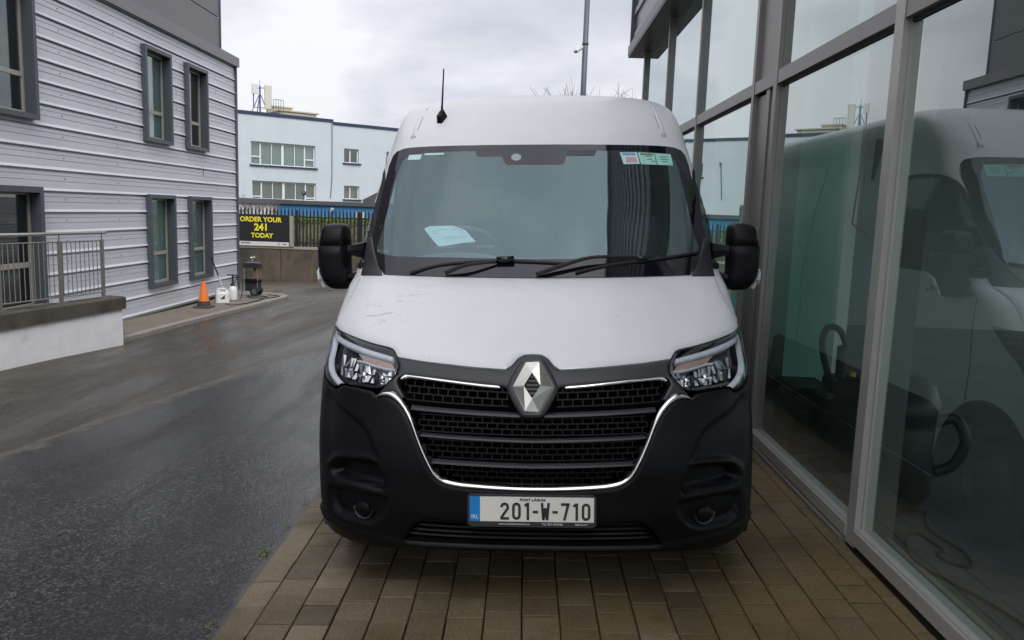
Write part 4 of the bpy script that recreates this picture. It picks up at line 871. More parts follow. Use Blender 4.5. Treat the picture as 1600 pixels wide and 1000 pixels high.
# machines standing just inside the glass
vac = tag(empty('wet_vacuum', (2.12, 4.29, .135)), 'black drum wet vacuum with a looped hose standing inside the showroom glass', 'vacuum cleaner')
mb = MB(); mb.lathe([(.17, .05), (.20, .08), (.205, .46), (.19, .50), (.21, .52), (.21, .60), (.17, .70), (.08, .74)], n=24); mb.build('drum', 'machine', vac, True)
mb = MB(); mb.tube(smooth_path([(.17, -.08, .50), (.25, -.12, .53), (.30, -.15, .42), (.26, -.13, .28), (.18, -.09, .22)], 6), .03, 10); mb.build('handle', 'machine', vac, True)
mb = MB(); mb.tube(smooth_path([(-.12, .02, .70), (-.17, .06, .9), (-.12, .1, 1.0), (-.02, .1, .95), (-.02, .04, .72)], 7), .024, 8); mb.build('hose', 'black_hose', vac, True)
for k in range(4):
    a = k * math.pi / 2 + .6; mb = MB(); mb.lathe([(.03, 0), (.035, .02), (.03, .055)], (.15 * math.cos(a), .15 * math.sin(a), 0), 10); mb.build('castor', 'rubber', vac)
tb = tag(empty('equipment_box', (1.98, 5.36, .135)), 'dark equipment box on the showroom floor behind the hose reel', 'box')
mb = MB(); mb.cbox(-.14, .14, -.2, .2, 0, .42, .02); mb.build('box_body', 'machine', tb); mb = MB(); mb.cbox(-.15, .15, -.21, .21, .42, .46, .015); mb.build('lid', 'black_plastic', tb)
hr = tag(empty('hose_reel', (2.02, 4.93, .135)), 'black upright hose reel with a looped lance between the equipment box and the wet vacuum', 'hose reel')
mb = MB(); mb.cbox(-.10, .12, -.13, .13, 0, .50, .03); mb.cbox(-.06, .16, -.10, .10, .48, .60, .02); mb.build('reel_body', 'machine', hr)
mb = MB(); mb.tube(smooth_path([(-.04, 0, .55), (-.10, .02, .78), (-.07, .04, .90), (.02, .05, .88), (.06, .03, .74), (.02, .02, .58)], 7), .020, 8); mb.build('hose', 'black_hose', hr, True)
mb = MB(); mb.tube([(.0, -.05, .55), (-.005, -.06, .80)], .03, 8); mb.build('lance', 'machine', hr)
mb = MB(); mb.lathe([(.02, .60), (.02, .625)], (.1, 0, 0), 10); mb.build('knob', 'sign_yellow', hr)
cb = tag(empty('power_cable', (2.0, 3.6, .14)), 'thin black cable snaking over the showroom floor near the glass', 'cable')
mb = MB(); mb.tube(smooth_path([(.25, .55, 0), (.15, .3, 0), (.18, .05, 0), (.13, -.12, 0), (.05, -.10, 0), (.03, 0.0, 0), (.09, .07, 0), (.05, .25, 0), (-.06, .12, 0), (-.12, -.1, 0), (-.06, -.3, 0), (.02, -.55, 0), (.06, -.9, 0)], 7), .008, 6); mb.build('cable_run', 'gasket', cb, True)
# moss and weeds along the paving edge
WL = ['green weed tuft at the paving edge just ahead of the van bumper', 'green weed tuft at the paving edge beside the dark road', 'green weed tuft at the paving edge nearest the viewer', 'small green weed tuft between road and paving, beside the bumper']
for i, (x, y) in enumerate(((-1.245, 4.05), (-1.26, 3.72), (-1.25, 3.02), (-1.235, 4.4))):
    V, F_ = [], []
    for k in range(34):
        a = rng.uniform(0, 6.28); l = rng.uniform(.012, .035) * (.7 if i == 1 else .4); p = Vector((rng.normal(0, .012), rng.normal(0, .025), 0)); d = Vector((math.cos(a), math.sin(a), rng.uniform(.3, 1.2))).normalized() * l; s_ = Vector((-math.sin(a), math.cos(a), 0)) * l * .3
        b = len(V); V += [p, p + d * .5 + s_, p + d, p + d * .5 - s_]; F_.append((b, b + 1, b + 2, b + 3))
    o = mesh_obj('weed', V, F_, 'moss'); o.location = (x, y, float(ground_z(x, y)) + .01); tag(o, WL[i], 'weed', 'weeds along the paving edge')
#VAN#
# ================================================================== THE VAN
YAW, ROLL = R(1.5), math.atan(.035)
vanM = Matrix.Translation((.084, 3.10, 1.7 - 1.677)) @ Matrix.Rotation(-YAW, 4, 'Z') @ Matrix.Rotation(-ROLL, 4, 'Y')
van = tag(empty('delivery_van'), 'large white delivery van with black bumper and chrome trim parked facing the viewer', 'van')
van.matrix_world = vanM
PZ = [(.15, .16), (.20, .10), (.25, .05), (.35, .015), (.45, 0), (.6, 0), (.7, .01), (.85, .05), (.95, .09), (1.0, .12), (1.04, .17), (1.10, .26), (1.17, .39), (1.24, .55), (1.30, .71), (1.345, .86), (1.5, 1.005), (1.7, 1.19), (1.9, 1.375), (2.06, 1.52), (2.14, 1.59), (2.22, 1.68), (2.30, 1.79), (2.37, 1.92), (2.42, 2.07), (2.455, 2.27), (2.48, 2.6)]
WZ = [(.15, .93), (.25, .98), (.35, 1.0), (.6, 1.0), (.9, .998), (1.0, 1.005), (1.1, 1.015), (1.2, 1.015), (1.345, 1.008), (1.5, .995), (1.7, .972), (1.9, .94), (2.06, .912), (2.2, .89), (2.3, .872), (2.37, .84), (2.42, .78), (2.455, .66), (2.48, .42)]
LZ = [(.15, .5), (.6, .52), (.95, .55), (1.05, .6), (1.2, .55), (1.345, .40), (1.6, .34), (2.06, .32), (2.3, .36), (2.48, .5)]
NZ = [(.15, 2.8), (.9, 2.8), (1.05, 2.6), (1.345, 2.4), (2.06, 2.4), (2.2, 2.6), (2.48, 2.5)]
def pchip(T):
    T = np.array(T, float); x, y = T[:, 0], T[:, 1]; h = np.diff(x); d = np.diff(y) / h; m = np.zeros(len(x))
    for i in range(1, len(x) - 1):
        if d[i - 1] * d[i] > 0:
            w1 = 2 * h[i] + h[i - 1]; w2 = h[i] + 2 * h[i - 1]; m[i] = (w1 + w2) / (w1 / d[i - 1] + w2 / d[i])
    m[0] = d[0]; m[-1] = d[-1]
    def ev(q):
        q = np.clip(q, x[0], x[-1]); i = np.clip(np.searchsorted(x, q) - 1, 0, len(x) - 2); t = (q - x[i]) / h[i]
        return (2 * t**3 - 3 * t**2 + 1) * y[i] + (t**3 - 2 * t**2 + t) * h[i] * m[i] + (-2 * t**3 + 3 * t**2) * y[i + 1] + (t**3 - t**2) * h[i] * m[i + 1]
    return ev
fP, fW, fL, fN = pchip(PZ), pchip(WZ), pchip(LZ), pchip(NZ)
def Fs(x, z):
    """depth of the van's front skin behind its foremost point"""
    w = fW(z); n = fN(z); r = np.minimum(np.abs(x) / w, .9995)
    return fP(z) + fL(z) * (1 - (1 - r**n)**(1 / n))
PW = pchip([(1.30, .8187), (1.345, .861), (1.5, 1.005), (1.7, 1.19), (1.9, 1.375), (2.06, 1.521), (2.14, 1.594)])
GLASS = [False]          # the windscreen keeps its own rake right to its edges
Fs_body = Fs
def Fs(x, z):
    if not GLASS[0]: return Fs_body(x, z)
    if GLASS[0] == 2: return .094 + .50 * (z - .952) + .25 * x * x      # the flat shield that carries the emblem
    return Fs_body(x, z) - fP(z) + PW(z)
def Fn(x, z):
    e = .003; fx = (Fs(x + e, z) - Fs(x - e, z)) / (2 * e); fz = (Fs(x, z + e) - Fs(x, z - e)) / (2 * e)
    n = np.stack([np.clip(fx, -6, 6), -np.ones_like(fx), fz], -1); return n / np.linalg.norm(n, axis=-1, keepdims=True)
def on_skin(P, out_=0.0):
    """points (x, z) -> 3-D, out_ metres proud of the skin"""
    P = np.atleast_2d(np.array(P, float)); x, z = P[:, 0], P[:, 1]; o = np.broadcast_to(np.asarray(out_, float), x.shape)
    return np.stack([x, Fs(x, z), z], 1) + Fn(x, z) * o[:, None]
XS = np.concatenate([-np.array([.993, .985, .975, .96, .945])[::1], np.arange(-.92, .921, .02), [.945, .96, .975, .985, .993]])
def panel(name, poly, mat, parent, proud=.004, thick=.02, step=.02, holes=(), fn=None, smooth=True, edge=0.0, er=.012, xs=None):
    v, f = triangulate(poly, step, holes, xs, (er * .35, er) if edge and er >= .008 else ())
    o = np.full(len(v), proud)
    if edge:
        d = dist(v, poly)
        for h in holes: d = np.minimum(d, dist(v, h))
        t = np.clip(d / er, 0, 1); o = o - edge * (1 - np.sqrt(np.maximum(0, 1 - (1 - t)**2)))
    if fn is not None: o = o + fn(v[:, 0], v[:, 1])
    P = on_skin(v, o); B = on_skin(v, o - thick)
    # cdt gives x,z counter-clockwise = facing -y
    V = [tuple(p) for p in P]; Fc = [tuple(t) for t in f]
    re_ = rim_edges(f); mp_ = {}
    for a, b in re_:
        for k in (a, b):
            if k not in mp_: mp_[k] = len(V); V += [tuple(P[k]), tuple(B[k])]
        Fc.append((mp_[b], mp_[a], mp_[a] + 1, mp_[b] + 1))
    ob = mesh_obj(name, V, Fc, mat, parent)
    sm = [smooth] * len(f) + [False] * len(re_); ob.data.polygons.foreach_set('use_smooth', sm); return ob
def strip(name, A, B, mat, parent, proud=.006, thick=.03, crown=.006, n=5):
    """trim between two outlines of equal length, crowned across its width"""
    V = []; Fc = []; m = len(A)
    for a, b in zip(A, B):
        pts = np.array([np.array(a) + (np.array(b) - np.array(a)) * t for t in np.linspace(0, 1, n)])
        o = proud + crown * np.sin(np.linspace(0, math.pi, n)); q = on_skin(pts, o); e = on_skin(pts[[0, -1]], proud - thick)
        V += [tuple(e[0])] + [tuple(p) for p in q] + [tuple(e[1])]
    k = n + 2
    for i in range(m - 1):
        for j in range(k - 1): a = i * k + j; Fc.append((a, a + 1, a + k + 1, a + k))
    Fc += [tuple(range(k)), tuple((m - 1) * k + j for j in range(k))]
    ob = mesh_obj(name, V, Fc, mat, parent, True); return ob

# ---- outlines, right-hand halves (x >= 0), listed from the centre outwards
hood_bot = [(0, 1.0735), (.038, 1.071), (.064, 1.059), (.091, 1.033), (.116, 1.0205), (.25, 1.0265), (.40, 1.0365), (.487, 1.042), (.594, 1.0515), (.604, 1.062), (.618, 1.075), (.64, 1.083), (.722, 1.092), (.81, 1.104), (.87, 1.112), (.937, 1.120), (.985, 1.131)]
hood_side = [(.9715, 1.18), (.952, 1.235), (.9415, 1.29), (.945, 1.325), (.951, 1.342)]
ws_bot = [(0, 1.3435), (.2, 1.3445), (.45, 1.347), (.65, 1.349), (.80, 1.351)]
ws_side = [(.845, 1.405), (.877, 1.47), (.904, 1.55), (.8965, 1.69), (.891, 1.83), (.884, 1.95), (.868, 2.015), (.845, 2.042), (.80, 2.056), (.76, 2.061), (.617, 2.064), (.3, 2.0655), (0, 2.066)]
head_in = [(.594, 1.0475), (.581, 1.021), (.585, .996), (.61, .971), (.642, .938), (.676, .930), (.76, .932), (.845, .934), (.856, .928), (.878, .910), (.912, .917), (.945, .932), (.968, .956), (.988, 1.0), (.999, 1.05), (1.001, 1.10), (.99, 1.128)]
head_poly = head_in + [(.937, 1.1175), (.87, 1.1095), (.81, 1.1015), (.722, 1.0895), (.64, 1.0805), (.618, 1.0725), (.604, 1.0595)]
ch_up = [(.666, .900), (.652, .9125), (.640, .919), (.620, .923), (.597, .9225), (.572, .910), (.545, .888), (.523, .862), (.505, .832), (.482, .775), (.4525, .710), (.423, .648), (.407, .620), (.389, .600), (.362, .583), (.312, .5715), (.267, .567), (.171, .561), (.08, .5575), (0, .5565)]
ch_lo = [(.664, .8985), (.650, .9005), (.635, .9020), (.618, .9015), (.594, .8940), (.566, .8750), (.541, .8480), (.522, .8180), (.503, .7830), (.473, .7140), (.4425, .644), (.412, .592), (.394, .574), (.370, .560), (.340, .5515), (.300, .5465), (.260, .5440), (.171, .5400), (.08, .5370), (0, .5360)]
full = lambda half: half + [(-x, z) for x, z in reversed(half)]           # closed outline from a half that starts and ends on the axis
hood_poly = full(hood_bot + hood_side + [(.80, 1.353), (.45, 1.349), (0, 1.3455)])
ws_poly = full([(0, 1.3435 + .004)] + [(x, z + .004) for x, z in ws_bot[1:]] + ws_side)
# panel between bonnet and grille openings, carries the emblem
op = [(.036, .835), (.086, .935), (.118, .957), (.142, .9585), (.220, .966), (.392, .981), (.525, .990), (.560, .990), (.577, .981), (.583, .962), (.566, .935), (.545, .905), (.534, .884)]
grille_bot = [(.523, .862), (.505, .832), (.482, .775), (.4525, .710), (.423, .648), (.407, .620), (.389, .600), (.362, .583), (.312, .5715), (.267, .567), (.171, .561), (.08, .5575), (0, .5565)]
panel_half = [(x, z - .003) for x, z in hood_bot[:9]] + [(.590, 1.04), (.578, 1.021), (.582, .994), (.608, .968), (.640, .936), (.668, .903), (.652, .9125), (.640, .919), (.620, .923), (.597, .9225), (.572, .910), (.5565, .8995)] + [(.551, .903)] + list(reversed(op[:12])) + [(0, .833)]
# bumper below lamps and chrome
bump_half = list(reversed(ch_lo)) [0:] + [(.668, .900), (.690, .918), (.76, .925), (.84, .927), (.852, .921), (.875, .903), (.914, .909), (.950, .925), (.975, .95), (.9915, .985), (.9925, .93), (.9945, .8), (.9945, .6), (.9945, .40), (.985, .33), (.972, .285), (.955, .262), (.90, .245), (.80, .234), (.70, .240), (.551, .258), (.3, .262), (0, .262)]
bump_poly = full(bump_half)

# ---- body shell: horizontal slices, front curve plus straight sides, cut away where other parts sit
zs = np.unique(np.concatenate([np.arange(.20, 2.42, .025), [2.42, 2.432, 2.443, 2.452, 2.46, 2.467, 2.473, 2.4775, 2.48]]))
rr = np.concatenate([np.linspace(0, .8, 30), np.sin(np.linspace(math.asin(.82), math.pi / 2, 26))])
side_y = np.concatenate([np.arange(.04, 2.2, .03), np.arange(2.25, 4.6, .15)])
REAR = 5.55
def slice_pts(z):
    w, n, P, L = fW(z), fN(z), fP(z), fL(z); half = [(w * r, P + L * (1 - (max(0, 1 - r**n))**(1 / n))) for r in rr]
    y0 = half[-1][1]; ys = y0 + (REAR - y0) * side_y / side_y[-1] if False else None
    half += [(w, y0 + (REAR - y0) * t) for t in (side_y / side_y[-1])]
    half += [(w - .04, REAR + .03), (w * .6, REAR + .035), (0, REAR + .035)]
    return [(-x, y) for x, y in half[::-1]][:-1] + half
rows = [slice_pts(float(z)) for z in zs]; nc = len(rows[0])
BV = [(p[0], p[1], float(z)) for z, row in zip(zs, rows) for p in row]
door_win = [(1.08, 1.405), (1.20, 1.55), (1.52, 1.86), (1.63, 1.935), (1.80, 1.965), (2.10, 1.975), (2.16, 1.95), (2.17, 1.40), (2.14, 1.375), (1.14, 1.375)]
cutpolys = [(ws_poly, .012), (bump_poly, .006), (head_poly, .008), ([(-x, z) for x, z in head_poly], .008), (full([(0, 1.072)] + panel_half[1:9] + [(.60, .92), (.55, .89), (.45, .70), (.38, .58), (0, .55)]), .004)]
cen = np.array([[sum(BV[i][a] for i in (j * nc + k, j * nc + (k + 1) % nc, (j + 1) * nc + (k + 1) % nc, (j + 1) * nc + k)) / 4 for a in range(3)] for j in range(len(zs) - 1) for k in range(nc)])
front = cen[:, 1] < (fP(cen[:, 2]) + fL(cen[:, 2]) * 1.0)
cut = np.zeros(len(cen), bool)
for poly, m_ in cutpolys:
    P2 = cen[:, [0, 2]]; q = inside(P2, np.array(poly)) & front; d = dist(P2, poly); cut |= q & (d > m_)
for hp_ in (head_poly, [(-x, z) for x, z in head_poly]):
    cut |= front & (cen[:, 2] < 1.16) & (dist(cen[:, [0, 2]], hp_) < .035) & (cen[:, 1] < 1.2)
hb = np.array(hood_bot + [(-x, z) for x, z in hood_bot[1:]]); hbs = sorted(map(tuple, hb))
cut |= front & (np.abs(cen[:, 0]) < .97) & (cen[:, 2] < 1.16) & (dist(cen[:, [0, 2]], hbs, closed=False) < .045) & (cen[:, 1] < .6)
cut |= front & (cen[:, 2] < .275)
sidebump = (cen[:, 2] < .90) & (cen[:, 1] < .52) & ~cut
arch = (np.hypot(cen[:, 1] - .86, cen[:, 2] - .34) < .41) & (np.abs(cen[:, 0]) > .8); arch |= (np.hypot(cen[:, 1] - 4.54, cen[:, 2] - .34) < .40) & (np.abs(cen[:, 0]) > .8)
swin = inside(cen[:, [1, 2]], np.array(door_win)) & (np.abs(cen[:, 0]) > .85) & (cen[:, 1] < 2.3) & (dist(cen[:, [1, 2]], door_win) > .012)
BF = [(j * nc + k, j * nc + (k + 1) % nc, (j + 1) * nc + (k + 1) % nc, (j + 1) * nc + k) for j in range(len(zs) - 1) for k in range(nc)]
keep = [f for f, c, s, a, w_ in zip(BF, cut, sidebump, arch, swin) if not (c or s or a or w_)]
topf = tuple((len(zs) - 1) * nc + k for k in range(nc))
def compact(V, Fc):
    u = sorted({i for f in Fc for i in f}); mp_ = {a: b for b, a in enumerate(u)}; return [V[i] for i in u], [tuple(mp_[i] for i in f) for f in Fc]
body = mesh_obj('body_shell', *compact(BV, keep + [topf]), 'white_paint', van, True)
sideb = [f for f, s, a in zip(BF, sidebump, arch) if s and not a]
mesh_obj('bumper_side', *compact(BV, sideb), 'black_plastic', van, True)
# roof channels pressed into the front of the roof
for s in (1, -1):
    A = [(s * .700, 2.447), (s * .703, 2.40), (s * .708, 2.33), (s * .718, 2.26), (s * .730, 2.19), (s * .744, 2.125)]; B = [(x + s * .026, z) for x, z in A]
    strip('roof_channel', A, B, 'white_paint', van, proud=.0, thick=.004, crown=.0035, n=7)
    A2 = [(x - s * .006, z) for x, z in A]; strip('channel_seam', A2, [(x + s * .005, z) for x, z in A2], 'slat_plastic', van, proud=.0012, thick=.002, crown=0, n=2).data.materials[0] = pbr('seam_grey', (0.28, 0.28, 0.28), .6)
# ---- bonnet, windscreen
hood = panel('bonnet', hood_poly, 'bonnet_paint', van, proud=.010, thick=.03, step=.022, edge=.008, er=.022, xs=XS)
GLASS[0] = True
ws = panel('windscreen', ws_poly, 'windscreen', van, proud=.006, thick=.004, step=.03)
fr_in = full([(0, 1.4365), (.46, 1.443), (.744, 1.4455), (.835, 1.456), (.860, 1.470), (.866, 1.492), (.852, 1.56), (.832, 1.74), (.815, 1.92), (.800, 1.975), (.775, 2.003), (.735, 2.018), (.62, 2.026), (.526, 2.029), (.30, 2.030), (0, 2.0305)])
panel('windscreen_border', ws_poly, 'frit', van, proud=.0066, thick=.002, step=.03, holes=[fr_in])
panel('sensor_housing', [(-.215, 2.034), (-.190, 1.965), (-.178, 1.950), (-.160, 1.945), (.135, 1.945), (.152, 1.952), (.160, 1.968), (.172, 2.034)], 'frit', van, proud=.0066, thick=.03)
panel('sensor_shade', [(-.36, 2.034), (-.345, 1.995), (.325, 1.995), (.345, 2.034)], pbr('dot_shade', (0.045, 0.05, 0.055), .5), van, proud=.0062, thick=.002)
panel('sensor_window', [(-.120 + .029 * math.cos(t), 1.989 + .021 * math.sin(t)) for t in np.linspace(0, 6.28, 17)[:-1]], pbr('sensor_glass', (0.30, 0.36, 0.36), .2), van, proud=.0075, thick=.001, step=.01)
GLASS[0] = False
for s in (1, -1):
    q = [(.9335, 1.538), (.9375, 1.45), (.940, 1.340), (.806, 1.342), (.845, 1.407), (.877, 1.47), (.905, 1.543)]
    o = panel('scuttle_corner', [(s * x, z) for x, z in (q if s > 0 else q[::-1])][::1] if s > 0 else [(-x, z) for x, z in q[::-1]], 'grey_plastic', van, proud=.014, thick=.03, step=.02, edge=.004, er=.01)
GLASS[0] = True
# stickers on the windscreen
panel('sticker', [(-.762, 1.983), (-.684, 1.983), (-.677, 2.014), (-.757, 2.014)], 'sticker', van, proud=.0072, thick=.0005)
panel('sticker', [(-.660, 2.009), (-.543, 2.010), (-.543, 2.0205), (-.661, 2.0200)], 'sticker', van, proud=.0072, thick=.0005)
s1 = panel('sticker', [(.491, 1.947), (.585, 1.950), (.573, 2.0195), (.473, 2.0185)], 'sticker', van, proud=.0072, thick=.0005)
s2 = panel('sticker', [(.592, 1.948), (.782, 1.943), (.776, 2.012), (.577, 2.0195)], 'greenprint', van, proud=.0072, thick=.0005)
panel('print', [(.505, 1.957), (.572, 1.958), (.562, 1.988), (.508, 1.990)], 'pinkink', s1, proud=.0078, thick=.0003)
panel('print', [(.488, 2.001), (.566, 2.002), (.565, 2.006), (.487, 2.005)], 'ink', s1, proud=.0078, thick=.0003)
panel('print', [(.486, 2.010), (.560, 2.011), (.559, 2.0155), (.485, 2.0145)], 'plate_blue', s1, proud=.0078, thick=.0003)
panel('print', [(.592, 2.003), (.668, 2.001), (.667, 2.012), (.591, 2.014)], pbr('print_brown', (.25, .15, .15), .7), s2, proud=.0078, thick=.0003)
for (x, z, w) in ((.62, 1.993, .04), (.63, 1.975, .03), (.655, 1.962, .03), (.705, 1.99, .05), (.71, 1.976, .045), (.715, 1.962, .04)):
    panel('print', [(x, z), (x + w, z), (x + w - .001, z + .005), (x - .001, z + .005)], pbr('print_teal', (.05, .22, .24), .7) if 'print_teal' not in bpy.data.materials else bpy.data.materials['print_teal'], s2, proud=.0078, thick=.0003)
for x in (.69, .70): pass
panel('print', [(.683, 1.946), (.689, 1.946), (.678, 2.015), (.673, 2.015)], bpy.data.materials['print_teal'], s2, proud=.0078, thick=.0003)
GLASS[0] = False
# ---- grille
panel('grille_surround', full(panel_half), 'grey_plastic', van, proud=.002, thick=.05, step=.018, edge=.005, er=.012)
grille_poly = full([(0, .845), (.03, .85), (.08, .95), (.118, .968), (.22, .974), (.525, .996), (.585, .99), (.592, .96), (.56, .90), (.53, .862)] + grille_bot[1:-1] + [(0, .550)])
gr = panel('grille', grille_poly, 'void_black', van, proud=-.075, thick=.01, step=.03)
def curve_bar(pts, h, dep, name, mat, parent, proud):
    A = [(x, z + h / 2) for x, z in pts]; B = [(x, z - h / 2) for x, z in pts]
    return strip(name, A, B, mat, parent, proud=proud, thick=dep, crown=0.0, n=2)
def g_left(z):     # half width of the opening at height z
    T = np.array([(.5565, .10), (.567, .267), (.583, .362), (.62, .407), (.648, .423), (.71, .4525), (.775, .482), (.832, .505), (.884, .534), (.905, .545), (.935, .566), (.962, .583), (.99, .57)]); return float(np.interp(z, T[:, 0], T[:, 1]))
def row_z(x, zc, sag): return zc + sag * (abs(x) / .5)**1.3
# lattice: rows of cells between the slats
def lattice(x0, x1, zbase, sag, nrow, hrow, cell, proud):
    lat = MB()
    for i in range(nrow + 1):
        pts = [(x, row_z(x, zbase + i * hrow, sag)) for x in np.linspace(x0, x1, max(3, int((x1 - x0) / .04)))]
        ok = [p for p in pts if abs(p[0]) < g_left(min(max(p[1], .557), .99)) - .004]
        if len(ok) > 1:
            for a, b in zip(ok[:-1], ok[1:]):
                q = on_skin([(a[0], a[1] + .003), (b[0], b[1] + .003), (b[0], b[1] - .003), (a[0], a[1] - .003)], proud); k = on_skin([(a[0], a[1] + .003), (b[0], b[1] + .003), (b[0], b[1] - .003), (a[0], a[1] - .003)], proud - .03)
                lat.add([tuple(p) for p in q] + [tuple(p) for p in k], [(0, 3, 2, 1), (0, 1, 5, 4), (2, 3, 7, 6)])
        if i < nrow:
            sh = (i % 2) * cell / 2; n = int((x1 - x0) / cell) + 2
            for k in range(n):
                x = math.ceil(x0 / cell) * cell + k * cell - sh
                if not (x0 < x < x1): continue
                za = row_z(x, zbase + i * hrow, sag); zb_ = za + hrow
                if abs(x) > g_left(min(max((za + zb_) / 2, .557), .99)) - .006: continue
                P_ = [(x - .0028, za), (x + .0028, za), (x + .0028, zb_), (x - .0028, zb_)]
                q = on_skin(P_, proud - .001); b_ = on_skin(P_, proud - .03)
                lat.add([tuple(p) for p in q] + [tuple(p) for p in b_], [(0, 1, 2, 3), (0, 3, 7, 4), (1, 5, 6, 2)])
    lat.build('lattice', 'mesh_plastic', gr)
lattice(-.58, -.10, .880, .018, 3, .0275, .042, -.012); lattice(.10, .58, .880, .018, 3, .0275, .042, -.012)
lattice(-.52, .52, .768, .010, 3, .0225, .042, -.028); lattice(-.48, .48, .662, .010, 3, .0245, .042, -.028); lattice(-.42, .42, .558, .012, 3, .0245, .042, -.028)
for (z0, sag, h, cut_) in ((.846, .020, .022, .05), (.746, .016, .018, 0), (.642, .014, .018, 0)):
    hw = g_left(z0 + .012) - .008
    rngs = [(-hw, -cut_), (cut_, hw)] if cut_ else [(-hw, hw)]
    for a, b in rngs:
        pts = [(x, row_z(x, z0, sag)) for x in np.linspace(a, b, 28)]
        A = [(x, z + h * .5) for x, z in pts]; B = [(x, z - h * .5) for x, z in pts]; V = []; Fc = []
        for a_, b_ in zip(A, B):
            q = [on_skin([a_], -.035)[0], on_skin([a_], -.012)[0], on_skin([((a_[0]), (a_[1] * .55 + b_[1] * .45))], -.001)[0], on_skin([(b_[0], b_[1] + .002)], .002)[0], on_skin([b_], -.004)[0], on_skin([b_], -.04)[0]]
            V += [tuple(p) for p in q]
        for i in range(len(pts) - 1):
            for j in range(5): k = i * 6 + j; Fc.append((k, k + 6, k + 7, k + 1))
        Fc += [tuple(range(6)), tuple((len(pts) - 1) * 6 + j for j in range(6))]
        mesh_obj('slat', V, Fc, 'slat_plastic', gr)
for s in (1, -1):   # bright bars over the top mesh
    A = [(.136, .9555), (.149, .9615), (.218, .9665), (.392, .9815), (.525, .9905), (.549, .9895), (.566, .977)]; B = [(.133, .949), (.146, .9475), (.217, .9525), (.392, .969), (.512, .9785), (.545, .9755), (.560, .970)]
    A = [tuple(p) for p in smooth_path(A, 5)]; B = [tuple(p) for p in smooth_path(B, 5)]
    strip('chrome_bar', [(s * x, z) for x, z in A], [(s * x, z) for x, z in B], 'chrome', gr, proud=.003, thick=.02, crown=.006, n=5)
# chrome surround: one piece round the bottom of the grille
up = smooth_path(ch_up, 3); lo = smooth_path(ch_lo, 3)
A = [(-x, z) for x, z in up] + up[::-1][1:]; B = [(-x, z) for x, z in lo] + lo[::-1][1:]
strip('chrome_trim', A, B, 'chrome', van, proud=.002, thick=.03, crown=.010, n=7)
panel('front_backing', full([(0, .86), (.60, .86), (.90, .90), (.955, .93), (.965, 1.0), (.95, 1.075), (.80, 1.075), (.62, 1.045), (.25, 1.0), (0, 1.0)]), 'void_black', van, proud=-.085, thick=.01, step=.03)
# ---- emblem on its shield
GLASS[0] = 2
hexo = [(-.107, .951), (-.100, .975), (-.052, 1.056), (-.034, 1.066), (.034, 1.066), (.052, 1.056), (.100, .975), (.107, .951), (.100, .925), (.052, .850), (.034, .838), (-.034, .838), (-.052, .850), (-.100, .925)]
sh = panel('emblem_shield', chaikin(hexo[::-1], 1), 'grey_plastic', van, proud=.016, thick=.13, step=.02, edge=.008, er=.014)
panel('emblem_backing', [(-.091, .951), (-.031, .847), (.031, .847), (.091, .951), (.031, 1.057), (-.031, 1.057)], 'gloss_black', sh, proud=.018, thick=.004, step=.03)
eo = {'l': (-.082, .952), 'tl': (-.029, 1.0465), 'tr': (.027, 1.0465), 'r': (.082, .952), 'br': (.027, .857), 'bl': (-.029, .857)}; hi_ = {'l': (-.034, .952), 't': (-.001, 1.0035), 'r': (.032, .952), 'b': (-.001, .9035)}
def facet(keys, mids): pass
zt_ = lambda p, o: tuple(on_skin([p], o)[0])
EV = []; EF = []
def fct(pts):
    b = len(EV); EV.extend(pts); EF.append(tuple(range(b, b + len(pts))))
LOo, HIo, MID = .022, .026, .040
# four bands; each is split along its middle line into an outer and an inner slope, as pressed chrome is
bands = [('l', 'tl', 'tr', 't', 'l'), ('tr', None, 'r', 'r', 't'), ('r', 'br', 'bl', 'b', 'r'), ('bl', None, 'l', 'l', 'b')]
fct([zt_(eo['l'], LOo), zt_(hi_['l'], MID), zt_(hi_['t'], MID), zt_(eo['tl'], LOo)]); fct([zt_(eo['tl'], LOo), zt_(hi_['t'], MID), zt_(eo['tr'], .034)])
fct([zt_(eo['tr'], .034), zt_(hi_['t'], MID), zt_(hi_['r'], MID), zt_(eo['r'], LOo)])
fct([zt_(eo['r'], LOo), zt_(hi_['r'], MID), zt_(hi_['b'], MID), zt_(eo['br'], LOo)]); fct([zt_(eo['br'], LOo), zt_(hi_['b'], MID), zt_(eo['bl'], .034)])
fct([zt_(eo['bl'], .034), zt_(hi_['b'], MID), zt_(hi_['l'], MID), zt_(eo['l'], LOo)])
for ring_, o_ in ((['l', 'tl', 'tr', 'r', 'br', 'bl'], eo), (['l', 't', 'r', 'b'], hi_)):
    for a, b in zip(ring_, ring_[1:] + ring_[:1]):
        ha = MID if o_ is hi_ else (.034 if a in ('tr', 'bl') else LOo); hb = MID if o_ is hi_ else (.034 if b in ('tr', 'bl') else LOo)
        fct([zt_(o_[a], ha), zt_(o_[b], hb), zt_(o_[b], .015), zt_(o_[a], .015)])
em = mesh_obj('emblem', EV, EF, 'satin_chrome', sh)
bm_ = bmesh.new(); bm_.from_mesh(em.data); bmesh.ops.remove_doubles(bm_, verts=bm_.verts, dist=1e-5); bmesh.ops.recalc_face_normals(bm_, faces=bm_.faces)
bmesh.ops.bevel(bm_, geom=[e for e in bm_.edges], offset=.0014, segments=2, affect='EDGES'); bm_.to_mesh(em.data); bm_.free()
for k in range(5):
    z = .952 + (k - 2) * .016; w = .028 * (1 - abs(k - 2) * .016 / .052); panel('emblem_rib', [(-.001 - w, z - .0035), (-.001 + w, z - .0035), (-.001 + w, z + .0035), (-.001 - w, z + .0035)], 'mesh_plastic', em, proud=.022, thick=.003, step=.03)
GLASS[0] = False
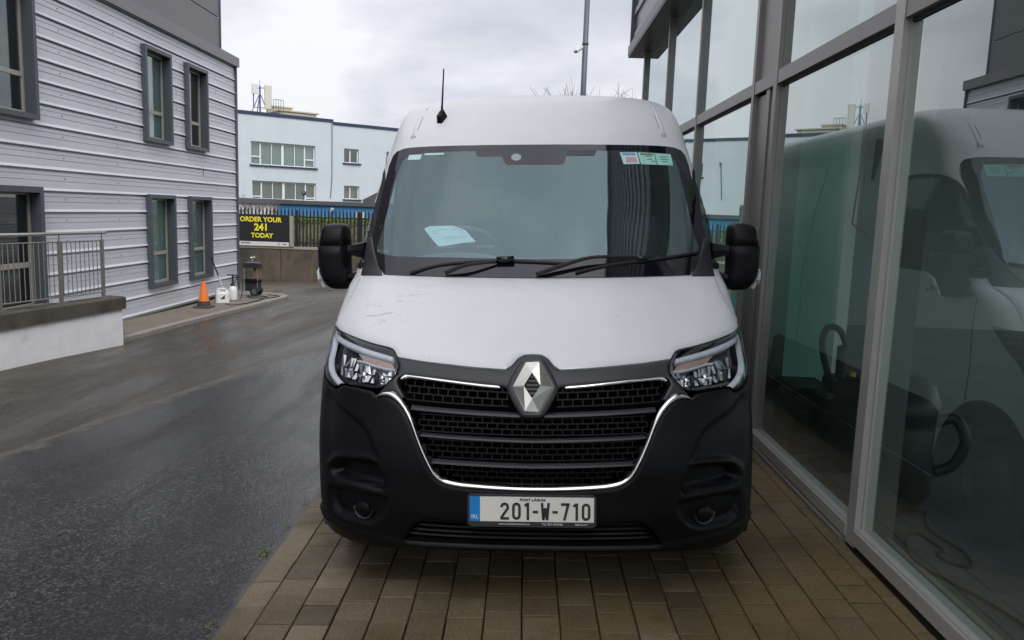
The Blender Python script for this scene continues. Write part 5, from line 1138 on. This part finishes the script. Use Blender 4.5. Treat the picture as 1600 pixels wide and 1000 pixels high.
# ---- bumper with its recesses, creases and lip
rec1 = [(.908, .524), (.890, .595), (.840, .630), (.660, .642), (.640, .60), (.606, .504), (.70, .512), (.80, .520)]
rec2 = [(.899, .500), (.607, .494), (.600, .441), (.664, .352), (.771, .342), (.888, .354), (.909, .430)]
crease = [(.915, .910), (.880, .878), (.845, .848), (.775, .822), (.725, .795), (.692, .765), (.660, .700), (.640, .62), (.65, .64), (.83, .632), (.888, .592), (.93, .56), (.955, .70), (.955, .87)]
crease_s = chaikin(crease, 2)
lowg = full([(0, .386), (.27, .392), (.42, .401), (.455, .400), (.50, .365), (.522, .34), (.548, .287), (.30, .287), (0, .286)])
def bump_fn(x, z):
    a = np.abs(x); P = np.stack([a, z], 1)
    def dep(poly, d, soft): return -d * sst(np.where(inside(P, np.array(poly)), dist(P, poly), 0) / soft)
    o = dep(chaikin(rec1, 2), .060, .022) + dep(chaikin(rec2, 1), .030, .016) + dep(crease_s, .016, .030)
    lipz = np.interp(a, [0, .55, .70, .84, .93, 1.0], [.283, .287, .306, .319, .330, .345])
    o = o + .012 * sst((lipz + .004 - z) / .010)
    o = o + .006 * sst((a - .56) / .03) * sst((.52 - z) / .03) * 0
    return o
def lowcut(x, z): return bump_fn(x, z)
bmp = panel('bumper', bump_poly, 'black_plastic', van, proud=.004, thick=.07, step=.0115, holes=[lowg], fn=bump_fn, edge=.006, er=.014, xs=np.concatenate([[-.991, -.986, -.978, -.966, -.952, -.937], np.arange(-.924, .925, .0115), [.937, .952, .966, .978, .986, .991]]))
lg = panel('lower_grille', full([(0, .392), (.43, .405), (.46, .402), (.53, .345), (.555, .28), (0, .28)]), 'void_black', bmp, proud=-.06, thick=.01, step=.04)
for i in range(4):
    z = .303 + i * .025; hw = .535 - i * .022; curve_bar([(x, z + .004 * abs(x)) for x in np.linspace(-hw, hw, 24)], .007, .03, 'lower_grille_bar', 'black_plastic', bmp, -.02)
for s in (1, -1):
    c = [(s * (.740 + .034 * math.cos(t)), .405 + .036 * math.sin(t)) for t in np.linspace(0, 2 * math.pi, 25)[:-1]]
    if s < 0: c = c[::-1]
    panel('fog_lamp_cover', c, 'black_plastic', bmp, proud=-.004, thick=.03, step=.01, edge=.010, er=.03)
    A = [(s * (.740 + .047 * math.cos(t)), .402 + .047 * math.sin(t)) for t in np.linspace(math.pi * 1.0, math.pi * 2.05, 18)]; B = [(s * (.740 + .039 * math.cos(t)), .404 + .040 * math.sin(t)) for t in np.linspace(math.pi * 1.0, math.pi * 2.05, 18)]
    strip('fog_lamp_lip', A, B, 'grey_plastic', bmp, proud=-.012, thick=.02, crown=.004)
    ed = [(.905, .512), (.80, .512), (.70, .505), (.606, .496)]
    strip('recess_edge', [(s * x, z + .003) for x, z in smooth_path(ed, 4)], [(s * x, z - .003) for x, z in smooth_path(ed, 4)], 'black_plastic', bmp, proud=-.002, thick=.02, crown=.003)
pl_lo = [(x, z) for x, z in ((0, .250), (.3, .250), (.551, .2465))]
# ---- number plate
npz, npx = .4643, -.0005
pf = empty('number_plate', (npx, 0.0, npz), parent=van); pf.location = (npx, -.008, npz); pf.rotation_euler = (R(-5), 0, 0)
mb = MB(); c = .012; w, h0, h1 = .267, -.0735, .064
mb.v += [(-w + c, -.012, h0), (w - c, -.012, h0), (w, -.012, h0 + c), (w, -.012, h1 - c), (w - c, -.012, h1), (-w + c, -.012, h1), (-w, -.012, h1 - c), (-w, -.012, h0 + c)]; mb.v += [(x * .985, -.016, z * .97) for x, y, z in mb.v]; mb.v += [(x, .03, z) for x, y, z in mb.v[:8]]
mb.f += [tuple(range(8, 16))] + [(i, (i + 1) % 8, 8 + (i + 1) % 8, 8 + i) for i in range(8)] + [(16 + i, 16 + (i + 1) % 8, (i + 1) % 8, i) for i in range(8)]
mb.build('plate_holder', 'gloss_black' if False else 'grey_plastic', pf)
mb = MB(); mb.box(-.2125, .2555, -.0185, -.014, -.048, .0545); mb.build('plate_face', 'plate_white', pf)
mb = MB(); mb.box(-.2555, -.2125, -.0186, -.014, -.048, .0545); mb.build('country_band', 'plate_blue', pf)
def glyphs(txt, x0, z0, hh, mat, parent, st=.0105):
    """tall condensed plate lettering drawn as closed outlines of rounded strokes"""
    W = {'2': .036, '0': .036, '1': .024, '-': .022, 'W': .034, '7': .036}; x = x0
    for ch in txt:
        w = W[ch]; mb = MB(); hs_ = st / 2; yf, yb_ = -.0198, -.0186
        def stroke(P):
            P = [np.array(p, float) for p in P]; L_, R_ = [], []
            for i, p in enumerate(P):
                d0 = (p - P[i - 1]) if i else (P[1] - p); d1 = (P[i + 1] - p) if i < len(P) - 1 else d0
                d0 = d0 / np.linalg.norm(d0); d1 = d1 / np.linalg.norm(d1); t = d0 + d1; t = t / np.linalg.norm(t); n = np.array([-t[1], t[0]]); s = hs_ / max(.4, n @ np.array([-d0[1], d0[0]])); L_.append(p + n * s); R_.append(p - n * s)
            for i in range(len(P) - 1):
                q = [L_[i], R_[i], R_[i + 1], L_[i + 1]]; mb.add([(x + a[0], yf, z0 + a[1]) for a in q] + [(x + a[0], yb_, z0 + a[1]) for a in q], [(0, 1, 2, 3), (0, 4, 5, 1), (2, 6, 7, 3), (1, 5, 6, 2), (3, 7, 4, 0)])
        a, b = hs_, w - hs_; r = (b - a) / 2; m = w / 2
        arc = lambda cx_, cz_, t0, t1, n=7: [(cx_ + r * math.cos(t), cz_ + r * math.sin(t)) for t in np.linspace(t0, t1, n)]
        if ch == '0': stroke(arc(m, hh - hs_ - r, 0, math.pi) + arc(m, hs_ + r, math.pi, 2 * math.pi) + [(b, hh - hs_ - r)])
        if ch == '2': stroke(arc(m, hh - hs_ - r, math.pi * 1.05, 0) + [(b, hh * .66), (a + .001, hs_ + .006), (a + .001, hs_)]); stroke([(0, hs_), (w, hs_)])
        if ch == '1': stroke([(w - hs_ - .002, 0), (w - hs_ - .002, hh)]); stroke([(w - hs_ - .004, hh - hs_), (w - hs_ - .016, hh * .82)])
        if ch == '-': stroke([(0, hh * .47), (w, hh * .47)])
        if ch == '7': stroke([(0, hh - hs_), (w, hh - hs_)]); stroke([(b, hh - .002), (m - .004, 0)])
        if ch == 'W': k = hs_; stroke([(a - .002, hh), (a + .004, 0)]); stroke([(a + .004, .002), (m, hh * .7)]); stroke([(m, hh * .7), (b - .004, .002)]); stroke([(b - .004, 0), (b + .002, hh)])
        mb.build('character', mat, parent); x += w + .0125
pr = empty('registration', (0, 0, 0), parent=pf)
glyphs('201-W-710', -.129, -.0405, .072, 'ink', pf, .0108)
text_mesh('PORT LÁIRGE', .0145, 'ink', pf, (.004, -.0192, .0425), bold=.0004, sx=1.2)
text_mesh('IRL', .0235, 'white_print', pf, (-.234, -.0192, -.030), bold=.0002)
text_mesh('www.hanlonmotors.ie', .0125, 'white_print', pf, (-.072, -.0166, -.0585), sx=1.15); text_mesh('Tel: 051-876460', .0125, 'white_print', pf, (.085, -.0166, -.0585), sx=1.05); text_mesh('RENAULT', .0105, 'white_print', pf, (.205, -.0166, -.0585), sx=1.15)
bpy.data.objects.remove(pr)
# ---- headlights
for s in (1, -1):
    S = lambda P: [(s * x, z) for x, z in P] if s > 0 else [(-x, z) for x, z in P][::-1]
    hp = chaikin(head_poly, 1)
    h = panel('headlight', S(hp), 'gloss_black', van, proud=-.055, thick=.02, step=.025, xs=None)
    # rim between bowl and skin
    v = resample(S(hp), .02); P0 = on_skin(v, .0); P1 = on_skin(v, -.06); n = len(v); V = [tuple(p) for p in P0] + [tuple(p) for p in P1]
    mesh_obj('housing_wall', V, [(i, (i + 1) % n, n + (i + 1) % n, n + i) for i in range(n)], 'gloss_black', h)
    up_ = [(.996, 1.098), (.975, 1.094), (.942, 1.094), (.895, 1.0885), (.855, 1.0835), (.765, 1.0705), (.672, 1.058), (.6215, 1.0505)]; dn_ = [(.990, 1.080), (.970, 1.078), (.931, 1.0755), (.890, 1.0715), (.852, 1.0675), (.763, 1.0565), (.668, 1.0455), (.6225, 1.0395)]
    up_ = [(x, z + .008) for x, z in up_]; dn_ = [(x, z + .004) for x, z in dn_]
    A = smooth_path(up_, 4); B = smooth_path(dn_, 4); strip('daylight_strip', [(s * x, z) for x, z in A], [(s * x, z) for x, z in B], 'drl', h, proud=-.016, thick=.02, crown=.004)
    so = [(.998, 1.090), (.9965, 1.06), (.990, 1.02), (.978, .985), (.962, .962), (.940, .944), (.912, .931), (.876, .917)]; si = [(.984, 1.090), (.979, 1.055), (.969, 1.02), (.955, .992), (.940, .974), (.919, .960), (.896, .948), (.866, .935)]
    A = smooth_path(so, 4); B = smooth_path(si, 4); strip('daylight_strip', [(s * x, z) for x, z in A], [(s * x, z) for x, z in B], 'drl', h, proud=-.014, thick=.02, crown=.004)
    panel('indicator', S([(.806, 1.059), (.750, 1.053), (.668, 1.043), (.6225, 1.036), (.607, 1.020), (.66, 1.022), (.723, 1.030), (.768, 1.037)][::-1]), 'amber', h, proud=-.02, thick=.02, step=.015)
    strip('bezel', [(s * x, z) for x, z in ((.80, 1.035), (.768, 1.036), (.723, 1.0285), (.66, 1.0205), (.605, 1.0185))], [(s * x, z) for x, z in ((.80, 1.031), (.768, 1.032), (.723, 1.0245), (.66, 1.0165), (.605, 1.0145))], 'drl', h, proud=-.018, thick=.01, crown=.001)
    # faceted reflectors: narrow upright mirrors stepped in depth inside three cups
    rf = MB(); r_ = np.random.RandomState(3)
    def cell(x0, x1, z0, z1, o0, o1, o2, o3):
        q = [zt_((s * x0, z0), o0), zt_((s * x1, z0), o1), zt_((s * x1, z1), o2), zt_((s * x0, z1), o3)]; rf.add(q, [(0, 1, 2, 3) if s > 0 else (3, 2, 1, 0)])
    for (xa, xb, za, zb_, nx_, nz_) in ((.892, .812, .966, 1.052, 4, 2), (.806, .722, .956, 1.036, 5, 2), (.716, .618, .954, 1.026, 6, 2)):
        for i in range(nx_):
            for j in range(nz_):
                if r_.rand() < .05: continue
                x0, x1 = xa + (xb - xa) * (i + r_.uniform(0, .12)) / nx_, xa + (xb - xa) * (i + r_.uniform(.82, .97)) / nx_; z0, z1 = za + (zb_ - za) * (j + r_.uniform(0, .1)) / nz_, za + (zb_ - za) * (j + r_.uniform(.8, .97)) / nz_
                t = abs((i + .5) / nx_ - .5) * 2; b = -.038 + .014 * t; e = r_.normal(0, .0022, 4); tilt = r_.uniform(-.006, .012); cell(x0, x1, z0, z1, b + e[0] + tilt, b + e[1] + tilt, b + e[2] - tilt, b + e[3] - tilt)
    rf.build('reflector', 'reflector', h)
    mb = MB()
    for (x, z, r) in ((.762, .992, .018), (.668, .985, .015), (.836, 1.0, .014)):
        p = Vector(zt_((s * x, z), -.045)); nrm = Vector(Fn(np.array([s * x]), np.array([z]))[0]); mb.tube([p, p + nrm * .012, p + nrm * .02], r, 12, rs=[r, r * .95, r * .5])
    mb.build('bulb', 'chrome', h, True)
    panel('lens_cover', S(hp), 'lens', h, proud=.004, thick=.003, step=.02, edge=.006, er=.02, xs=None)
# ---- wipers
def wiper(blade, arm, hub, hk=1.0):
    wr = empty('wiper', parent=van)
    mb = MB(); b = smooth_path(blade, 6); mb.tube([zt_(p, .020) for p in b], .0085, 6); mb.build('blade', 'rubber', wr)
    mb = MB(); mb.tube([zt_(p, .012) for p in b], .005, 4); mb.build('lip', 'rubber', wr)
    mb = MB(); a = smooth_path(arm, 6); mb.tube([zt_(p, .026 + .028 * math.sin(math.pi * i / (len(a) - 1))) for i, p in enumerate(a)], .013, 8, rs=list(np.linspace(.012, .006, len(a)))); mb.build('arm', 'rubber', wr, True)
    mb = MB(); q = hub; mb.tube([zt_((q[0] - .045 * hk, q[1] - .002), .034), zt_((q[0] + .045 * hk, q[1] + .002), .034)], .018 * hk, 10); mb.build('joint', 'gloss_black', wr, True)
wiper([(-.652, 1.354), (-.525, 1.390), (-.391, 1.409), (-.156, 1.4195), (.165, 1.406)], [(-.46, 1.350), (-.38, 1.366), (-.30, 1.384), (-.16, 1.418)], (-.155, 1.419))
wiper([(.205, 1.362), (.406, 1.402), (.679, 1.436), (.853, 1.460)], [(.005, 1.346), (.142, 1.381), (.274, 1.417), (.42, 1.428), (.56, 1.4345)], (.545, 1.427), .6)
# ---- aerial
ae = empty('aerial', parent=van)
bp = Vector(on_skin([(-.585, 2.245)], .0)[0])
mb = MB(); b0 = on_skin([(-.612, 2.216), (-.580, 2.214), (-.553, 2.262), (-.566, 2.285), (-.597, 2.262)], -.004); b1 = on_skin([(-.606, 2.228), (-.585, 2.226), (-.566, 2.262), (-.574, 2.276), (-.594, 2.262)], .040)
mb.add([tuple(p) for p in b0] + [tuple(p) for p in b1], [(0, 1, 2, 3, 4)[::-1], (5, 6, 7, 8, 9)] + [(i, (i + 1) % 5, 5 + (i + 1) % 5, 5 + i) for i in range(5)]); mb.build('base', 'black_plastic', ae)
a0 = bp + Vector((0, -.02, .01)); a1 = Vector((-.572, a0.y + .03, 2.545)); mb = MB(); mb.tube([a0, a0.lerp(a1, .28), a1], .004, 8, rs=[.0095, .0062, .0038]); mb.build('mast', 'rubber', ae)
mb = MB()
for k in range(14): t = .3 + .68 * k / 14; mb.tube([a0.lerp(a1, t), a0.lerp(a1, t + .012)], .0052, 6)
mb.build('coil', 'rubber', ae)
# ---- mirrors, doors, wheels
def mirror(s):
    mr = empty('wing_mirror', parent=van)
    V = []; Fc = []; n = 28
    secs = [(1.258, .085, .050, 1.118), (1.266, .070 + .005, .085, 1.112), (1.285, .079, .10, 1.117), (1.33, .086, .105, 1.121), (1.40, .0895, .108, 1.124), (1.45, .0905, .110, 1.124), (1.4985, .089, .110, 1.1225), (1.500, .0845, .104, 1.1205), (1.506, .0845, .104, 1.1205), (1.5075, .0875, .108, 1.120), (1.55, .083, .100, 1.116), (1.588, .0775, .088, 1.112), (1.606, .069, .074, 1.110), (1.616, .055, .055, 1.109), (1.621, .035, .03, 1.108)]
    secs = [(1.262, .040, .045, 1.092), (1.268, .054, .07, 1.095), (1.285, .066, .09, 1.103), (1.31, .077, .102, 1.111), (1.345, .085, .106, 1.118)] + secs[4:]
    for z, a, d, cx_ in secs:
        for k in range(n):
            t = 2 * math.pi * k / n; c_, s_ = math.cos(t), math.sin(t); e = .42
            x = a * np.sign(c_) * abs(c_)**e; y = d * np.sign(s_) * abs(s_)**.7
            if y > 0: y = min(y, .05)
            V.append((s * (cx_ - .007 + x * .925), 1.20 + y, z))
    for i in range(len(secs) - 1):
        for k in range(n): j = (k + 1) % n; q = (i * n + k, i * n + j, (i + 1) * n + j, (i + 1) * n + k); Fc.append(q if s > 0 else q[::-1])
    Fc += [tuple(range(n))[::-1] if s > 0 else tuple(range(n)), tuple((len(secs) - 1) * n + k for k in range(n)) if s > 0 else tuple((len(secs) - 1) * n + k for k in range(n))[::-1]]
    mesh_obj('housing', V, Fc, 'black_plastic', mr, True)
    mb = MB()
    def arm_(z0, z1, xi, xo, y0):
        prof = [(z0, .0), (z0 + (z1 - z0) * .5, -.02), (z1, .0)]
        rings = []
        for x, zz0, zz1, yy in ((xi, z0 - .02, z1 + .012, .03), (xi + (xo - xi) * .45, z0, z1, .0), (xo, z0 - .0, z1, -.02)):
            rings.append([(s * x, y0 + yy - .03, zz1 - .005), (s * x, y0 + yy - .038, (zz0 + zz1) / 2), (s * x, y0 + yy - .03, zz0 + .005), (s * x, y0 + yy + .03, zz0), (s * x, y0 + yy + .03, zz1)])
        vs = [p for r in rings for p in r]; mb.add(vs, [(i * 5 + k, i * 5 + (k + 1) % 5, (i + 1) * 5 + (k + 1) % 5, (i + 1) * 5 + k) for i in range(2) for k in range(5)] + [(0, 1, 2, 3, 4), (14, 13, 12, 11, 10)])
    arm_(1.444, 1.508, .955, 1.10, 1.19); arm_(1.300, 1.352, .975, 1.10, 1.19); mb.build('arm', 'black_plastic', mr)
    mb = MB(); mb.add([(s * 1.212, 1.21, 1.375), (s * 1.208, 1.165, 1.36), (s * 1.200, 1.15, 1.32), (s * 1.168, 1.15, 1.272), (s * 1.178, 1.22, 1.270), (s * 1.207, 1.23, 1.33)], [(0, 1, 2, 3, 4, 5)]); bmx = mb.build('turn_signal', 'drl', mr)
    so_ = bmx.modifiers.new('th', 'SOLIDIFY'); so_.thickness = .012; so_.offset = 0
    mb = MB(); mb.box(s * 1.186, s * 1.203, 1.145, 1.20, 1.296, 1.318); mb.build('signal_lens', 'amber', mr)
    mb = MB(); mb.box(s * 1.05, s * 1.19, 1.2505, 1.2535, 1.42, 1.585); mb.box(s * 1.05, s * 1.19, 1.2505, 1.2535, 1.285, 1.40); mb.build('mirror_glass', 'chrome', mr)
mirror(1); mirror(-1)
def side_x(y, z):
    t = np.clip((y - fP(z)) / fL(z), 0, 1); n = fN(z); return fW(z) * (1 - (1 - t)**n)**(1 / n)
def side_panel(name, poly, s, mat, parent, proud=.004, thick=.006, step=.05, holes=()):
    v, f = triangulate(poly, step, holes); w = side_x(v[:, 0], v[:, 1]); V = [(s * (a + proud), y, z) for (y, z), a in zip(v, w)]; Bk = [(s * (a + proud - thick), y, z) for (y, z), a in zip(v, w)]
    Fc = [t if s > 0 else t[::-1] for t in f]; n = len(V)
    for a, b in rim_edges(f): Fc.append((b, a, n + a, n + b) if s > 0 else (a, b, n + b, n + a))
    return mesh_obj(name, V + Bk, Fc, mat, parent, False)
win_s = chaikin(door_win, 1)
for s in (1, -1):
    cxw = np.mean(door_win, 0); inn_ = [tuple(cxw + (np.array(p) - cxw) * np.array([.93, .92])) for p in win_s]
    side_panel('door_window', win_s, s, 'side_glass', van, proud=-.004)
    side_panel('window_seal', win_s, s, 'rubber', van, proud=.004, thick=.012, holes=[inn_])
    side_panel('dark_side_panel', [(1.30, .22), (4.10, .22), (4.02, .60), (3.90, .64), (1.40, .64), (1.30, .60)], s, 'black_plastic', van, proud=.012, thick=.014, step=.1)  # black panel added to darken the lower side where it stands in shade
    for x0 in (1.07, 2.22, 3.5): side_panel('door_gap', [(x0, .32), (x0 + .008, .32), (x0 + .008, 1.37 if x0 < 2 else 2.1), (x0, 1.37 if x0 < 2 else 2.1)], s, 'rubber', van, proud=.0015, thick=.002, step=.1)
    side_panel('door_handle', [(2.02, 1.14), (2.19, 1.14), (2.19, 1.185), (2.02, 1.185)], s, 'black_plastic', van, proud=.03, thick=.03)
    for yw in (.86, 4.54):
        wl = empty('wheel', parent=van); wl.location = (s * .87, yw, .335)
        mb = MB(); pr_ = [(.215, -.09), (.27, -.105), (.32, -.10), (.337, -.075), (.338, 0), (.337, .075), (.32, .10), (.27, .105), (.215, .09)]
        mb.v = [(q[1] * 1.0, q[0] * math.cos(2 * math.pi * k / 40), q[0] * math.sin(2 * math.pi * k / 40)) for q in pr_ for k in range(40)]; mb.f = [(i * 40 + k, i * 40 + (k + 1) % 40, (i + 1) * 40 + (k + 1) % 40, (i + 1) * 40 + k) for i in range(8) for k in range(40)]; mb.build('tyre', 'rubber', wl, True)
        mb = MB(); pr_ = [(.216, .08), (.20, .06), (.17, .05), (.15, .075), (.08, .085), (.06, .075), (.0, .075)]
        mb.v = [(s * q[1], max(q[0], .001) * math.cos(2 * math.pi * k / 30), max(q[0], .001) * math.sin(2 * math.pi * k / 30)) for q in pr_ for k in range(30)]; mb.f = [(i * 30 + k, i * 30 + (k + 1) % 30, (i + 1) * 30 + (k + 1) % 30, (i + 1) * 30 + k) for i in range(6) for k in range(30)]; mb.build('rim', 'rim_steel', wl, True)
        mb = MB(); mb.v = [(s * (fW(.5) + dxx - .87 + .0), rr_ * math.cos(t), rr_ * math.sin(t)) for t in np.linspace(-.35, math.pi + .35, 30) for rr_, dxx in ((.395, -.12), (.395, .006), (.425, .006), (.43, -.01))]; mb.f = [(i * 4 + k, i * 4 + k + 1, i * 4 + k + 5, i * 4 + k + 4) for i in range(29) for k in range(3)]; mb.build('arch_trim', 'black_plastic', wl, True)
mb = MB(); mb.box(-.74, .74, .42, 1.25, .27, .32); mb.box(-.93, .93, 1.27, 5.4, .22, .27); mb.box(-.55, .55, .22, .27, .29, 1.0); mb.build('underbody', 'void_black', van)
# ---- cab interior
mb = MB(); prof = [(.93, 1.30), (.95, 1.335), (1.10, 1.405), (1.24, 1.43), (1.36, 1.415), (1.46, 1.36), (1.50, 1.22), (1.46, .9)]
hw_ = .87
xs_ = np.linspace(-hw_, hw_, 25)
def dash_bump(x): return .028 * math.exp(-((x + .43) / .20)**4)
mb.v = [(x, y + .02 + .26 * (abs(x) / .87)**2.6 * max(0, 1 - (y - .93) / .5), z + (dash_bump(x) if 1.1 < y < 1.5 else 0)) for x in xs_ for y, z in prof]; k_ = len(prof); mb.f = [(i * k_ + j, (i + 1) * k_ + j, (i + 1) * k_ + j + 1, i * k_ + j + 1) for i in range(len(xs_) - 1) for j in range(k_ - 1)]
da = mb.build('dashboard', 'dash', van, True)
for x in (-.80, .80):
    mb = MB(); mb.lathe([(.075, 0), (.075, .008), (.06, .012), (.055, .006), (.02, .006)], (x, 1.16, 1.415), 18, sy=.7); mb.build('air_vent', 'cabin', da)
sw = empty('steering_wheel', (-.43, 1.56, 1.47), parent=van); sw.rotation_euler = (R(-38), 0, 0)
mb = MB(); mb.tube([(.195 * math.cos(t), .195 * math.sin(t), 0) for t in np.linspace(0, 2 * math.pi, 37)], .016, 8, False); mb.build('wheel_rim', 'cabin', sw, True)
mb = MB(); mb.lathe([(.07, -.02), (.075, .01), (.05, .025)], n=16); mb.box(-.19, .19, -.02, .02, -.012, .008); mb.box(-.02, .02, -.19, 0, -.012, .008); mb.build('hub', 'cabin', sw)
for x, w in ((-.45, .25), (.30, .25), (.66, .2)):
    st = empty('seat', (x, 2.05, .80), parent=van)
    mb = MB(); mb.cbox(-w, w, -.25, .3, 0, .30, .05); mb.build('cushion', 'seat', st); mb = MB(); mb.cbox(-w * .95, w * .95, .22, .40, .2, .92, .06); mb.build('backrest', 'seat', st); mb = MB(); mb.cbox(-.13, .13, .25, .37, .95, 1.15, .04); mb.build('headrest', 'seat', st)
mb = MB(); mb.box(-.93, .93, 2.62, 2.66, .3, 2.25); mb.box(-.93, .93, 1.3, 2.62, .45, .5); mb.build('bulkhead', 'cabin', van)
mb = MB(); mb.box(-.78, .78, 1.85, 2.62, 2.20, 2.23); mb.build('headliner', 'cabin', van)
for s in (1, -1):
    mb = MB(); mb.box(s * .90, s * .94, 1.35, 2.62, .5, 1.36); mb.build('door_card', 'cabin', van)
# ---- sheet of paper lying on the dashboard, against the windscreen
q = [(-.615, 1.592), (-.588, 1.606), (-.456, 1.610), (-.384, 1.586), (-.322, 1.526), (-.40, 1.518), (-.477, 1.506), (-.495, 1.5035), (-.522, 1.502), (-.545, 1.520)]
pp_ = tag(empty('paper'), 'white sheet of printed paper on the van dashboard behind the windscreen', 'paper'); pp_.matrix_world = vanM
Vp = []; cpt = np.mean(q, 0)
def sheet(P): return [(x * 1.0, float(Fs(np.array(x), np.array(z))) + .035 + .03 * (z - 1.5), z) for x, z in P]
mesh_obj('sheet', sheet(q), [tuple(range(len(q)))[::-1]], 'paper', pp_)
def on_sheet(P): return [(x, y - .003, z) for x, y, z in sheet(P)]
for (x, z, w) in ((-.46, 1.590, .035), (-.53, 1.588, .05), (-.57, 1.578, .04), (-.42, 1.583, .03), (-.56, 1.566, .03), (-.41, 1.570, .03), (-.50, 1.55, .12), (-.50, 1.54, .09)):
    mesh_obj('print', on_sheet([(x, z), (x + w, z + .002), (x + w, z + .0045), (x, z + .0025)]), [(0, 1, 2, 3)], pbr('faint_ink', (.55, .58, .60), .7) if 'faint_ink' not in bpy.data.materials else bpy.data.materials['faint_ink'], pp_)
